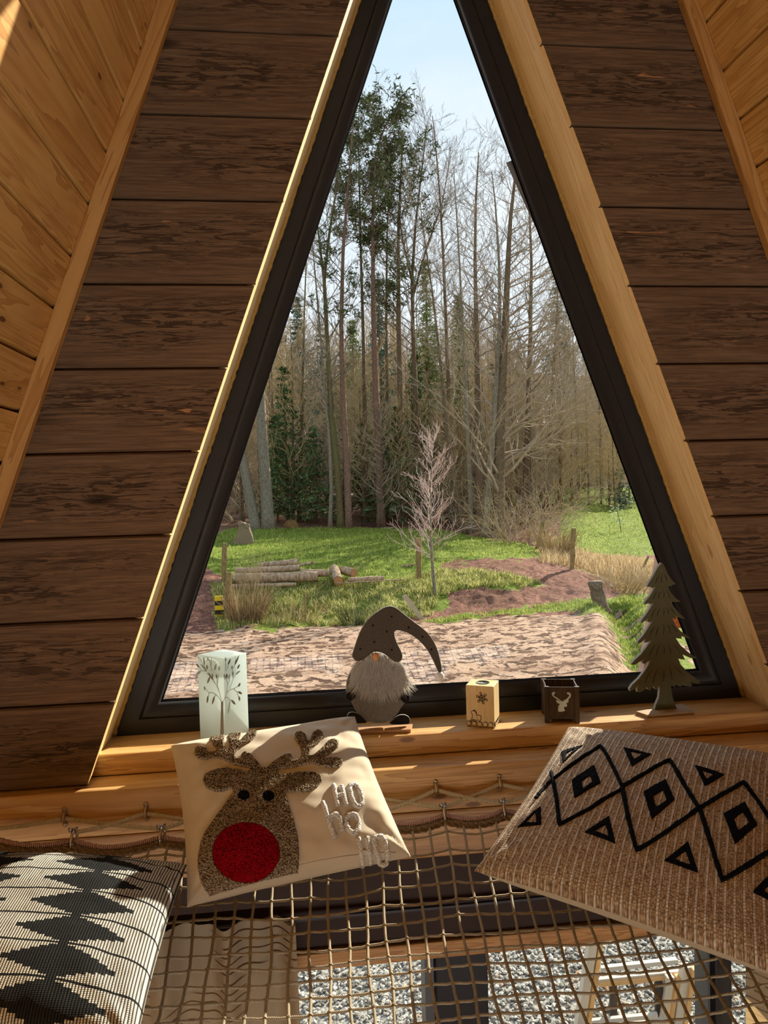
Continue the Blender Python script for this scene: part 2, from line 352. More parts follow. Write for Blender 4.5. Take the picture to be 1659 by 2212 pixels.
# gnome
zg = zc(720, 1260, 5.925); Yg = .118
gn = empty('gnome_figure', at(820, 1568, Yg), 'grey felt gnome with bent pointed hat and white fur beard on the sill', 'figurine')
gn.location.z = ZS
def gpoly(pts, y0, y1, name, mt, edge=None, bevel=.0015):
    m_ = MB(); m_.prism(plate([zg(p) for p in pts], Yg), XZ, y0, y1, 0, 0., 1 if edge else None)
    return m_.build(name, [mt, edge] if edge else mt, gn, bevel=bevel)
def smooth_poly(pts, it=2):
    for _ in range(it):
        q = []
        for i in range(len(pts)):
            a, b = pts[i], pts[(i+1) % len(pts)]
            q += [(a[0]*.75+b[0]*.25, a[1]*.75+b[1]*.25), (a[0]*.25+b[0]*.75, a[1]*.25+b[1]*.75)]
        pts = q
    return pts
body = [(205,1150),(175,1230),(160,1330),(170,1400),(235,1520),(290,1640),(390,1740),(480,1782),(600,1787),(700,1775),(810,1680),(880,1560),(960,1500),(978,1380),(930,1200),(850,1000),(300,1000)]
hat = [(235,900),(260,830),(300,700),(350,580),(420,470),(520,380),(620,310),(690,283),(740,283),(800,305),(900,385),(1000,465),(1090,530),(1180,600),(1260,700),(1320,820),(1355,950),(1378,1060),(1374,1135),(1335,1130),(1305,1060),(1260,960),(1200,850),(1110,740),(1010,660),(900,605),(820,590),(775,600),(775,660),(810,760),(860,850),(880,910),(872,965),(840,995),(790,998),(740,970),(680,915),(620,877),(550,860),(490,875),(430,925),(380,968),(320,988),(275,975),(238,935)]
gpoly(smooth_poly(body, 1), Yg-.004, Yg+.006, 'body', M['felt_body'], M['felt_edge'])
gpoly(smooth_poly(hat, 1), Yg-.013, Yg-.005, 'hat', M['felt_hat'], M['felt_edge'])
for i, p in enumerate(([(165,1392),(240,1385),(283,1420),(287,1448),(262,1462),(250,1470),(240,1490),(200,1495),(170,1478),(155,1440)], [(832,1478),(832,1455),(850,1430),(900,1414),(965,1420),(978,1450),(972,1495),(940,1525),(890,1520),(862,1478)])):
    gpoly(smooth_poly(p, 1), Yg-.010, Yg-.0045, 'mitten', M['felt_black'])
for p in ([(170,1690),(195,1640),(260,1632),(340,1665),(400,1725),(442,1772),(300,1782),(180,1782)], [(692,1790),(740,1745),(800,1690),(860,1665),(930,1672),(975,1712),(975,1770),(945,1795)]):
    gpoly(smooth_poly(p, 1), Yg-.011, Yg-.0045, 'foot', M['felt_black'], M['felt_edge'])
for i, (sx, sy) in enumerate([(738,415),(502,525),(677,605),(517,738),(340,828),(740,838),(957,553),(1130,670),(1245,832)]):
    st = []
    for k in range(10):
        a = math.pi*k/5+.2*i; r = (21 if k % 2 == 0 else 9); st.append((sx+r*math.sin(a), sy-r*math.cos(a)))
    gpoly(st, Yg-.0136, Yg-.0129, 'star_hole_shade', M['hole'], bevel=0)  # near-black star laid on the felt for the dark inside a cut hole
m_ = MB(); pc = at(*zg((537, 930)), Yg-.014); m_.lathe([(.0001, -.011)]+[(.0088*math.cos(a), .011*math.sin(a)) for a in np.linspace(-1.4, 1.4, 9)]+[(.0001, .011)], 16)
m_.v = [(pc.x+x, pc.y-.010+y*.9, pc.z+z) for x, y, z in m_.v]; nose = m_.build('nose', simple('peach_wooden_nose', (214, 152, 104), .6, .1, 80), gn, smooth=True)
m_ = MB(); pc = at(*zg((1357, 1193)), Yg-.008); ico = []
for i in range(15):
    for k in range(24):
        th = math.pi*i/14; ph = 2*math.pi*k/24; r = .0132*(1+random.uniform(-.05, .05)); ico.append((pc.x+r*math.sin(th)*math.cos(ph), pc.y+r*math.sin(th)*math.sin(ph), pc.z+r*math.cos(th)))
m_.add(ico, [(i*24+k, i*24+(k+1) % 24, (i+1)*24+(k+1) % 24, (i+1)*24+k) for i in range(14) for k in range(24)])
m_.build('pom_pom', fabric('white_pompom', (226, 226, 226), (250, 250, 250), (200,)*3, .5), gn, smooth=True)
# beard of separate strands
bt = NT('white_fur'); M['fur'] = bt.fin(bt.ramp(bt.attr('bid').outputs['Fac'], [(0, (240, 232, 220)), (1, (255, 254, 250))]), .7, spec=.2)
tl_ = bt.n('ShaderNodeBsdfTranslucent'); tl_.inputs[0].default_value = (.95, .93, .88, 1); mx_ = bt.n('ShaderNodeMixShader'); mx_.inputs[0].default_value = .5; bt.l(bt.p.outputs[0], mx_.inputs[1]); bt.l(tl_.outputs[0], mx_.inputs[2]); bt.l(mx_.outputs[0], bt.out.inputs[0])
try: bt.p.inputs['Subsurface Weight'].default_value = .0
except Exception: pass
root_poly = [(300,985),(400,950),(470,885),(550,870),(630,890),(700,940),(780,1000),(860,985),(905,1080),(930,1200),(915,1300),(820,1330),(700,1380),(560,1400),(420,1350),(300,1280),(240,1190),(250,1080)]
def pip(x, y, poly):
    c = False; j = len(poly)-1
    for i in range(len(poly)):
        (xi, yi), (xj, yj) = poly[i], poly[j]
        if (yi > y) != (yj > y) and x < (xj-xi)*(y-yi)/(yj-yi)+xi: c = not c
        j = i
    return c
m_ = MB(); n = 0
m_.prism(plate([zg(p) for p in smooth_poly(root_poly, 1)], Yg), XZ, Yg-.012, Yg-.004, 0, .1)
while n < 2600:
    x, y = random.uniform(200, 950), random.uniform(865, 1400)
    if not pip(x, y, root_poly): continue
    n += 1
    side = (x-570)/380; L = random.uniform(90, 190)*(1.05 if y > 1150 else 1)
    lock = math.sin(x*.035+y*.01)*.5+math.sin(x*.013-y*.02+2)*.5
    ang = side*.75+lock*.3+random.uniform(-.25, .25); dx, dy = math.sin(ang), math.cos(ang)
    P0 = at(*zg((x, y)), Yg-.009); e = random.uniform(.004, .012)*(1.1-.6*abs(side))
    P1 = at(*zg((x+dx*L*.5, y+dy*L*.42)), Yg-.012-e); P2 = at(*zg((x+dx*L+lock*22, y+dy*L)), Yg-.011-e*.6)
    m_.tube([P0, (P0+P1)/2+Vector((0, -.002, .001)), P1, P2], [.00055, .0006, .00045, .0001], 3, cap=False, bid=random.random())
m_.build('beard', M['fur'], gn, smooth=True)
m_ = MB(); a = at(768, 1576, .095); b = at(885, 1577, .085); z0, z1 = ZS, ZS+.009
q0 = [(-.315, .095), (-.112, .078), (-.098, .128), (-.300, .145)]
m_.hexa([(x, y, z0) for x, y in q0], [(x, y, z1) for x, y in q0]); m_.build('base_board', M['mdf'], gn, bevel=.0006)
# felt fir tree
zt_ = zc(1340, 1200, 5.82); Yt = .117
ft = empty('felt_fir_tree', (.6, Yt, ZS), 'olive-grey felt fir tree cutout standing on a small wooden base at the sill\'s right end', 'ornament')
tree = [(520,90),(545,112),(600,230),(650,310),(697,360),(655,368),(648,385),(600,385),(640,470),(700,540),(757,580),(700,582),(640,583),(690,660),(740,725),(815,797),(745,778),(700,770),(703,800),(655,793),(700,880),(760,950),(830,1000),(882,1047),(810,1030),(768,1013),(778,1048),(700,1040),(760,1130),(850,1210),(962,1292),(880,1288),(785,1245),(817,1308),(770,1308),(733,1298),(760,1370),(850,1470),(940,1540),(1000,1585),(998,1615),(940,1608),(878,1578),(908,1640),(870,1652),(820,1640),(775,1608),(782,1645),(750,1648),(690,1615),(692,1658),(640,1628),(645,1700),(665,1800),(712,1925),(705,1945),(440,1952),(432,1935),(450,1870),(485,1790),(495,1700),(492,1640),(468,1680),(440,1682),(420,1645),(385,1688),(345,1688),(338,1655),(300,1695),(260,1718),(215,1718),(212,1665),(235,1632),(180,1680),(125,1708),(115,1680),(150,1625),(230,1550),(300,1460),(350,1380),(380,1320),(345,1335),(300,1366),(278,1350),(300,1308),(240,1340),(180,1377),(135,1368),(180,1315),(260,1240),(330,1150),(395,1070),(350,1085),(310,1102),(312,1050),(265,1090),(218,1114),(218,1085),(290,1000),(350,910),(410,820),(370,842),(340,832),(350,795),(300,832),(255,857),(265,820),(330,730),(385,650),(418,600),(380,612),(350,602),(300,622),(305,590),(370,510),(420,430),(442,400),(405,410),(375,395),(335,397),(345,365),(410,260),(470,150)]
m_ = MB(); m_.prism(plate([zt_(p) for p in tree], Yt-.006), XZ, Yt-.006, Yt+.006, 0, 0, 1)
m_.build('tree_cutout', [M['felt_green'], M['felt_edge']], ft, bevel=.0015)
strokes = [((490,255),(440,355)),((522,250),(520,340)),((555,240),(588,325)),((462,455),(408,560)),((505,455),(478,545)),((545,450),(543,530)),((585,440),(620,540)),((447,660),(388,785)),((498,660),(463,765)),((543,660),(542,750)),((587,665),(603,740)),((620,650),(680,737)),((437,887),(367,1015)),((487,885),(448,1010)),((545,865),(538,985)),((597,865),(627,975)),((642,868),(712,963)),((438,1120),(358,1270)),((500,1122),(447,1260)),((543,1132),(548,1240)),((602,1122),(635,1242)),((657,1115),(750,1212)),((392,1442),(315,1590)),((465,1437),(412,1597)),((542,1432),(540,1580)),((613,1405),(652,1565)),((685,1402),(792,1517))]
for a, b in strokes:
    cx = (a[0]+b[0])/2; cy = (a[1]+b[1])/2; dx, dy = b[0]-a[0], b[1]-a[1]; L = math.hypot(dx, dy); nx, ny = dy/L, -dx/L; bow = (8 if a[0] < 540 else -8)
    c = (cx+nx*-bow, cy+ny*-bow); w = 3.
    pl = [(a[0]-nx*w*.3, a[1]-ny*w*.3), (c[0]-nx*w, c[1]-ny*w), (b[0]-nx*w*.5, b[1]-ny*w*.5), (b[0]+nx*w*.5, b[1]+ny*w*.5), (c[0]+nx*w, c[1]+ny*w), (a[0]+nx*w*.3, a[1]+ny*w*.3)]
    m_ = MB(); m_.prism(plate([zt_(p) for p in pl], Yt-.0062), XZ, Yt-.0068, Yt-.0056); m_.build('engraved_line', M['hole'], ft)
m_ = MB(); q0 = [atz(1374, 1543, ZS), atz(1398, 1551, ZS), atz(1499, 1543, ZS), atz(1475, 1525, ZS)]
c4 = [(.523, .127), (.536, .082), (.676, .088), (.690, .158)]; c4 = [(q.x, q.y) for q in q0]
m_.hexa([(x, y, ZS) for x, y in c4], [(x, y, ZS+.0085) for x, y in c4]); m_.build('base_board', simple('pale_top_base', (170, 140, 104), .55, .1, 60), ft, bevel=.0005)
# wooden tealight block
wb = empty('wooden_candle_block', (.09, .115, ZS), 'pale wooden candle block with carved snowflake and deer, right of the gnome', 'candle holder')
A_ = Vector((.0437, .105)); B_ = Vector((.1111, .0714)); ex = (B_-A_); wdt = ex.length; ex.normalize(); ey = Vector((-ex.y, ex.x)); dpt = .070; hh = .1105
def bl(u, v, z): p = A_+ex*u+ey*v; return (p.x, p.y, ZS+z)
lightw = pine('pale_whitewood', 2, (240, 214, 164), (232, 202, 148), (208, 172, 114), rs=60, knots=.15)
m_ = MB(); m_.hexa([bl(0, 0, 0), bl(wdt, 0, 0), bl(wdt, dpt, 0), bl(0, dpt, 0)], [bl(0, 0, hh), bl(wdt, 0, hh), bl(wdt, dpt, hh), bl(0, dpt, hh)]); m_.build('block', lightw, wb, bevel=.0015)
m_ = MB(); cc = bl(wdt*.52, dpt*.5, hh)
m_.lathe([(.0185, .0012), (.0175, .0016), (.0165, .0006), (.016, -.0002), (.0001, -.0003)], 24, cc); m_.build('candle_cup', simple('grey_wax', (96, 102, 92), .4, .1), wb, smooth=True)
burn = simple('burnt_lines', (48, 30, 18), .8, .2)
def on_front(pts, r, name, mt, closed=False, off=.0006):
    m_ = MB(); m_.tube([Vector(bl(u, -off, z)) for u, z in pts], r, 5, closed=closed); return m_
zb_ = lambda p: ((p[0]-100)/358*wdt, hh-(p[1]-232)/(745-232)*hh)
m_ = MB()
for k in range(6):
    a = math.pi*k/3+.3; c0 = (308, 383); r = 52
    for q in range(2):
        rr = 34 if q else 60
        cen = (c0[0]+rr*math.cos(a), c0[1]+rr*math.sin(a)); ring = [zb_((cen[0]+13*math.cos(t), cen[1]+13*math.sin(t))) for t in np.linspace(a-2.2, a+2.2, 8)]
        m_.tube([Vector(bl(u, -.0005, z)) for u, z in ring], .00085, 4)
    m_.tube([Vector(bl(*((lambda q: (q[0], -.0005, q[1]))(zb_((c0[0]+t*math.cos(a), c0[1]+t*math.sin(a))))))) for t in (14, 45)], .0009, 4)
ring = [zb_((308+12*math.cos(t), 383+12*math.sin(t))) for t in np.linspace(0, 2*math.pi, 10)[:-1]]
m_.tube([Vector(bl(u, -.0005, z)) for u, z in ring], .0012, 4, closed=True); m_.build('snowflake_carving', burn, wb)
deer = [(165,560),(190,545),(215,555),(235,590),(225,600),(245,600),(285,600),(292,620),(285,650),(270,690),(258,692),(265,660),(240,655),(225,690),(212,692),(218,660),(205,660),(190,692),(180,690),(195,650),(175,670),(155,690),(148,685),(175,640),(178,590),(165,575)]
m_ = MB(); m_.tube([Vector(bl(u, -.0004, z)) for u, z in map(zb_, deer)], .0008, 4, closed=True)
m_.tube([Vector(bl(u, -.0004, z)) for u, z in map(zb_, [(190,548),(205,535),(225,560),(232,585)])], .0012, 4); m_.build('deer_carving', burn, wb)
for i in range(9):
    m_ = MB(); r = .0066
    if i < 5: c = Vector(bl(.0065+i*wdt/5.05, -.0005, .0085)); nrm = -ey
    else: c = Vector(bl(wdt+.0005, .008+(i-5)*dpt/4.1, .0085)); nrm = ex
    nrm = Vector((nrm.x, nrm.y, 0)); sd = Vector((-nrm.y, nrm.x, 0)); vs = []
    for dd, rr in ((0, r), (.0022, r), (.0026, r*.86), (.0024, r*.8)):
        vs += [c+nrm*dd+(sd*math.cos(2*math.pi*k/14)+Vector((0, 0, 1))*math.sin(2*math.pi*k/14))*rr for k in range(14)]
    m_.add(vs, [(j*14+k, j*14+(k+1) % 14, (j+1)*14+(k+1) % 14, (j+1)*14+k) for j in range(2) for k in range(14)], 1)
    m_.add(vs[28:], [(k, (k+1) % 14, 14+(k+1) % 14, 14+k) for k in range(14)]+[tuple(14+k for k in range(14))], 0)
    m_.build('branch_slice', [lightw, burn], wb)
# dark wooden lantern box
lb = empty('dark_candle_box', (.3, .12, ZS), 'small dark brown wooden candle box with a silver stag head plaque', 'candle holder')
A_ = Vector((.2545, .086)); B_ = Vector((.3440, .0655)); ex = (B_-A_); wd = ex.length; ex.normalize(); ey = Vector((-ex.y, ex.x)); hb2 = .098
def bq(u, v, z): p = A_+ex*u+ey*v; return (p.x, p.y, ZS+z)
dw = pine('dark_stained_box_wood', 2, (92, 76, 60), (70, 56, 44), (44, 34, 26), rs=60, knots=.1, rough=.6)
def bbox(name, u0, u1, v0, v1, z0, z1, mt=dw, par=lb, bv_=.0006):
    m_ = MB(); m_.hexa([bq(u0, v0, z0), bq(u1, v0, z0), bq(u1, v1, z0), bq(u0, v1, z0)], [bq(u0, v0, z1), bq(u1, v0, z1), bq(u1, v1, z1), bq(u0, v1, z1)], 0, u0*99+v0*31); return m_.build(name, mt, par, bevel=bv_)
for u in (0, wd-.012):
    for v in (0, wd-.012): bbox('corner_post', u, u+.012, v, v+.012, 0, hb2)
for a in ((.012, wd-.012, .003, .006), (.012, wd-.012, wd-.006, wd-.003), (.003, .006, .012, wd-.012), (wd-.006, wd-.003, .012, wd-.012)): bbox('side_panel', a[0], a[1], a[2], a[3], .012, hb2-.001)
bbox('floor_panel', .004, wd-.004, .004, wd-.004, .010, .014)
bbox('rail', .012, wd-.012, .0015, .004, .012, .019)
m_ = MB(); cc = bq(wd/2, wd/2, .014); m_.lathe([(.022, 0), (.022, .05), (.021, .051), (.002, .049), (.0001, .049)], 20, cc); m_.tube([(cc[0], cc[1], cc[2]+.049), (cc[0]+.001, cc[1], cc[2]+.062)], .0008, 4)
m_.build('candle', simple('green_wax', (92, 132, 96), .5, .1), lb, smooth=True)
zx = lambda p: ((p[0]-1100)/(1558-1100)*wd, hb2-(p[1]-245)/(735-245)*hb2)
stag = [(1278,575),(1275,545),(1285,500),(1303,475),(1270,465),(1255,445),(1252,425),(1275,428),(1298,440),(1290,425),(1262,412),(1215,378),(1197,350),(1200,325),(1225,312),(1242,318),(1243,335),(1228,345),(1225,365),(1245,378),(1268,392),(1300,418),(1312,432),(1330,442),(1350,438),(1358,418),(1368,425),(1395,402),(1422,375),(1425,350),(1400,342),(1393,325),(1415,316),(1440,330),(1450,352),(1440,385),(1410,420),(1418,432),(1408,452),(1385,468),(1395,490),(1393,508),(1378,516),(1360,512),(1352,525),(1358,545),(1370,570),(1330,578),(1300,583)]
m_ = MB(); m_.prism([zx(p) for p in stag], lambda u, z, d: bq(u, d, z), .0010, .0030); m_.build('stag_head_plaque', simple('brushed_silver_metal', (196, 208, 208), .35, .06, 90, .1, .35), lb)
# frosted glass candle holder
gh = empty('frosted_glass_candle_holder', (-.6, .13, ZS), 'square frosted glass tealight holder etched with a leafy tree at the sill\'s left end', 'candle holder')
g4 = [Vector((-.5885, .0775)), Vector((-.534, .135)), Vector((-.601, .196)), Vector((-.6615, .143))]   # front, right, back, left
HG = .221
t = NT('frosted_glass'); nn = t.noise(t.co(), 18, 3, .5)
t.fin(t.mix(nn, lin((222, 236, 232)), lin((240, 250, 246))), .3, None, spec=.5, Transmission_Weight=.35, IOR=1.2, Subsurface_Weight=0.)
tl_ = t.n('ShaderNodeBsdfTranslucent'); tl_.inputs[0].default_value = (.86, .95, .93, 1); mx_ = t.n('ShaderNodeMixShader'); mx_.inputs[0].default_value = .5; t.l(t.p.outputs[0], mx_.inputs[1]); t.l(tl_.outputs[0], mx_.inputs[2]); t.l(mx_.outputs[0], t.out.inputs[0])
t.p.inputs['Emission Strength'].default_value = 0
M['frost'] = t.mat
t = NT('clear_etching'); t.fin(lin((150, 146, 136)), .12, spec=.6, Transmission_Weight=.75, IOR=1.2); M['etch'] = t.mat
t = NT('dark_etching'); t.fin(lin((118, 114, 104)), .25, spec=.5); M['etchd'] = t.mat  # darker grey tone for the etched trunk and leaves
m_ = MB(); sh = lambda q, c, f: c+(q-c)*f
cen = sum(g4, Vector((0, 0)))/4; nC = 32
m_.add([(q.x, q.y, ZS+z) for z in (.0, HG) for q in g4], [(0, 1, 2, 3)]+[(i, (i+1) % 4, (i+1) % 4+4, i+4) for i in range(4)])
ringo = []
for k in range(nC):
    a = 2*math.pi*k/nC; ringo.append((cen.x+.031*math.cos(a), cen.y+.031*math.sin(a), ZS+HG))
base = len(m_.v); m_.add(ringo, []); 
ang = [math.atan2(q.y-cen.y, q.x-cen.x) % (2*math.pi) for q in g4]
n0 = base-8+4
for i in range(4):
    j = (i+1) % 4; a0, a1 = ang[i], ang[j]
    if a1 < a0: a1 += 2*math.pi
    ks = [k for k in range(2*nC) if a0 <= 2*math.pi*k/nC <= a1]
    f = [n0+i, n0+j]+[base+(k % nC) for k in reversed(ks)]; m_.f.append(tuple(f)); m_.m.append(0)
for i in range(4):   # little wedges left between the sectors
    ks = [k for k in range(nC) if 2*math.pi*k/nC <= ang[i]]; k = ks[-1] if ks else nC-1
    m_.f.append((n0+i, base+(k+1) % nC, base+k)); m_.m.append(0)
prof = [(.031, 0), (.0295, -.004), (.029, -.055), (.0001, -.0555)]
m_.lathe([(r, z+HG) for r, z in prof], nC, (cen.x, cen.y, ZS)); m_.build('glass_body', M['frost'], gh, bevel=.0015)
m_ = MB(); m_.lathe([(.0001, HG-.053), (.0205, HG-.053), (.021, HG-.038), (.020, HG-.0375), (.0195, HG-.041), (.0001, HG-.041)], 24, (cen.x, cen.y, ZS)); m_.build('tealight', simple('tealight_tin', (200, 196, 188), .3, .05, 50, .1, .5), gh, smooth=True)
m_ = MB(); m_.tube([(cen.x, cen.y, ZS+HG-.042), (cen.x-.0008, cen.y, ZS+HG-.030)], .0009, 5); m_.build('wick', simple('wick', (236, 226, 150), .8, .05), gh)
zgl = zc(400, 1380, 10.06)
def gl_pt(p):   # etched point on the visible left (front-left) or right (front-right) face of the block
    px = zgl(p); d = ray(*px)
    a, b = (g4[3], g4[0]) if p[0] < 800 else (g4[0], g4[1])
    e = b-a; nx, ny = e.y, -e.x
    tt = ((a.x-C[0])*nx+(a.y-C[1])*ny)/(d.x*nx+d.y*ny); q = CV+d*tt; l = math.hypot(nx, ny)
    return q+Vector((nx/l, ny/l, 0))*.0004
def strip(mm, pts, w):
    P = [gl_pt(p) for p in pts]; ws = w if hasattr(w, '__len__') else [w]*len(P)
    vs = []
    for i, p in enumerate(P):
        tg = (P[min(i+1, len(P)-1)]-P[max(i-1, 0)]).normalized(); a, b = (g4[3], g4[0]) if pts[i][0] < 800 else (g4[0], g4[1]); e = (b-a).normalized(); nn = Vector((e.y, -e.x, 0)); sd = tg.cross(nn)
        vs += [p+sd*ws[i], p-sd*ws[i]]
    mm.add(vs, [(2*i, 2*i+1, 2*i+3, 2*i+2) for i in range(len(P)-1)])
def leaf(mm, a, b, w=.0026):
    n = 7; pts = [(a[0]+(b[0]-a[0])*i/n, a[1]+(b[1]-a[1])*i/n) for i in range(n+1)]
    strip(mm, pts, [w*math.sin(math.pi*min(1, .08+.92*i/n))**.8+.0002 for i in range(n+1)])
m_ = MB(); md = MB()
strip(md, [(795,2080),(795,1900),(795,1700),(797,1500),(797,1360)], [.0052, .0045, .0034, .0028, .0026]); strip(md, [(806,2080),(806,1900),(806,1700),(806,1500),(808,1360)], [.0052, .0045, .0034, .0028, .0026])
for br in ([(790,1370),(740,1280),(680,1215),(600,1170),(520,1170),(470,1120),(420,1030)], [(795,1350),(740,1150),(700,1000),(690,860),(680,770)], [(740,1150),(690,1020),(610,900),(540,800),(470,740)], [(700,1000),(715,880),(725,770)], [(640,960),(600,850),(590,750)], [(470,690),(400,570),(330,440),(270,385)], [(420,590),(410,480),(405,405)], [(580,700),(560,600),(545,500),(495,410)], [(560,600),(570,500),(575,410)],
           [(470,700),(360,690),(300,600),(240,540)], [(680,1215),(640,1250)], [(520,1180),(500,1260)],
           [(815,1370),(860,1290),(900,1180),(960,1110),(1050,1085),(1130,1040),(1180,960)], [(900,1180),(920,1000),(905,900),(850,770)], [(920,1000),(960,900),(900,760)], [(960,1090),(1010,960),(1040,860),(1100,770),(1190,700)], [(1040,860),(1030,700),(1015,590)], [(885,700),(880,560),(870,400)], [(920,650),(930,560),(980,440)], [(1050,640),(1080,540),(1100,360)], [(1080,540),(1130,440),(1170,360)], [(1050,1085),(1120,1150),(1190,1160)], [(1120,1150),(1160,1260)], [(860,1270),(920,1270),(975,1330),(1000,1340)]):
    strip(m_, br, [.0011]*len(br))
for a, b in (((470,700),(330,540)),((540,830),(480,970)),((500,1240),(475,1400)),((640,1250),(585,1430)),((430,1120),(410,1030)),((505,740),(610,900)),((590,760),(600,860)),((680,770),(690,870)),((480,660),(475,560)),((640,680),(680,540)),((735,690),(750,590)),((300,620),(240,530)),((255,780),(350,690)),((415,560),(405,400)),((495,470),(495,400)),
             ((870,880),(840,770)),((900,860),(900,750)),((945,880),(965,770)),((1040,830),(1030,700)),((1100,770),(1190,690)),((1015,660),(1015,580)),((930,560),(985,430)),((1080,560),(1165,360)),((1130,650),(1185,550)),((1150,1150),(1235,1195)),((1165,1250),(1185,1350)),((1000,1330),(1095,1430)),((975,1340),(930,1630)),((1150,1040),(1200,960)),((880,490),(875,400))):
    leaf(m_ if random.random() < .45 else md, a, b, .0030)
m_.build('etched_branches', M['etch'], gh); md.build('etched_trunk_and_leaves', M['etchd'], gh)
# ------------------------------------------------------------------ hammock net
XC = -.55
def netz(x, y):
    s = -(y+.1); z = 3.098-.27*s+.17*s*s
    z -= .045*(1-(x/1.1)**2)*min(1, max(0, s)/.3)
    for (cx, cy, r, d) in ((-.42, -.33, .30, .012), (.25, -.5, .35, .015), (-.85, -.4, .3, .010)):
        q = ((x-cx)**2+(y-cy)**2)/(r*r)
        if q < 1: z -= d*(1-q)**2
    return z
PITCH = .0405
nt = empty('hammock_net', (0, -.8, 3.05), 'beige knotted rope hammock net stretched above the patio door', 'net')
shx = [-1.275, -1.098, -.9212, -.7251, -.56, -.395, -.225, -.061, .0857, .262, .438, .612, .786, .96, 1.135]
def edge_y(x):
    for a, b in zip(shx[:-1], shx[1:]):
        if a <= x <= b: u = (x-a)/(b-a); return -.098-.016*math.sin(math.pi*u)
    return -.098
def edge_z(x):
    for a, b in zip(shx[:-1], shx[1:]):
        if a <= x <= b: u = (x-a)/(b-a); return 3.098-.007*math.sin(math.pi*u)+.25*max(0, -x-.86)*.5
    return 3.098
def npos(i, j):     # i column, j row
    x0 = (i-34)*PITCH-.02; s = j*PITCH
    y = edge_y(x0)*max(0, 1-s/.3)+(-.112)*min(1, s/.3)-s*.985
    x = XC+(x0-XC)*(1-.16*s) if s < .9 else XC+(x0-XC)*(1-.16*.9)
    x += .0025*math.sin(i*1.7+j*.9)*min(1, s*6); y += .003*math.sin(i*.8+j*2.1)*min(1, s*6)
    z = netz(x, y)*min(1, s/.06)+edge_z(x0)*(1-min(1, s/.06))
    return Vector((x, y, z))
t = NT('net_cord'); cc = t.co(sc=(1, 1, 1)); w = t.n('ShaderNodeTexWave'); w.wave_type = 'BANDS'; w.bands_direction = 'DIAGONAL'; t.l(cc, w.inputs[0]); w.inputs['Scale'].default_value = 190; w.inputs['Distortion'].default_value = 1.
nz = t.noise(cc, 700, 2, .6); hgt = t.math('ADD', t.math('MULTIPLY', w.outputs['Fac'], .6), t.math('MULTIPLY', nz, .5))
M['cord'] = t.fin(t.ramp(hgt, [(.2, (88, 74, 54)), (.55, (172, 154, 124)), (.9, (222, 208, 178))]), .7, t.bump(hgt, .8, .0015), spec=.25)
NI, NJ = 66, 42
m_ = MB()
def sub(a, b, n): return [a.lerp(b, k/n) for k in range(n)]
for i in range(NI):
    path = []
    for j in range(NJ):
        a = npos(i, j); path.append(a)
        if j < NJ-1: b = npos(i, j+1); path += [a.lerp(b, .5)+Vector((.0008*math.sin(i*3+j), 0, -.0006))]
    m_.tube(path, .0030, 7, cap=False)
m_.build('lengthwise_cord', M['cord'], nt, smooth=True); m_ = MB()
for j in range(NJ):
    path = []
    for i in range(NI):
        a = npos(i, j); path.append(a+Vector((0, 0, .0006)))
        if i < NI-1: b = npos(i+1, j); path += [a.lerp(b, .33)+Vector((0, .0008, -.0004)), a.lerp(b, .67)+Vector((0, -.0008, -.0004))]
    m_.tube(path, .0026, 7, cap=False)
m_.build('crosswise_cord', M['cord'], nt, smooth=True); m_ = MB()
for i in range(NI):
    for j in range(NJ):
        p = npos(i, j)
        if p.y < -1.25: continue
        m_.tube([p+Vector((-.0036, .002, .0008)), p+Vector((-.001, .0006, .0016)), p+Vector((.001, -.0006, .0016)), p+Vector((.0036, -.002, .0008))], [.0020, .0036, .0036, .0020], 5)
tag(m_.build('knot', M['cord'], nt, smooth=True), kind='stuff')
# border: pink-wrapped rope and the twisted brown rope in front of it
xs = np.arange(-1.36, 1.36, .006)
t = NT('pink_wrapped_cord'); w = t.n('ShaderNodeTexWave'); w.bands_direction = 'X'; t.l(t.co(), w.inputs[0]); w.inputs['Scale'].default_value = 75; w.inputs['Distortion'].default_value = .6
M['pink'] = t.fin(t.ramp(w.outputs['Fac'], [(.1, (150, 96, 84)), (.6, (226, 184, 170)), (1, (242, 210, 198))]), .7, t.bump(w.outputs['Fac'], .8, .003))
t = NT('twisted_brown_rope'); n1 = t.noise(t.co(sc=(90, 90, 90)), 3, 4, .6); M['hemp'] = t.fin(t.ramp(n1, [(.3, (92, 70, 46)), (.7, (158, 130, 90))]), .8, t.bump(n1, .6, .002))
m_ = MB(); m_.tube([(x, edge_y(x)+.004, edge_z(x)+.006) for x in xs], [.0062+.0009*math.sin(i*2.4) for i in range(len(xs))], 8); m_.build('wrapped_border', M['pink'], nt, smooth=True)
m_ = MB()
for s3 in range(3):
    m_.tube([(x, edge_y(x)-.009+.0042*math.cos(x*130+s3*2.094), edge_z(x)-.004+.0042*math.sin(x*130+s3*2.094)) for x in np.arange(-1.3, 1.36, .004)], .0044, 6)
m_.build('twisted_border_rope', M['hemp'], nt, smooth=True)
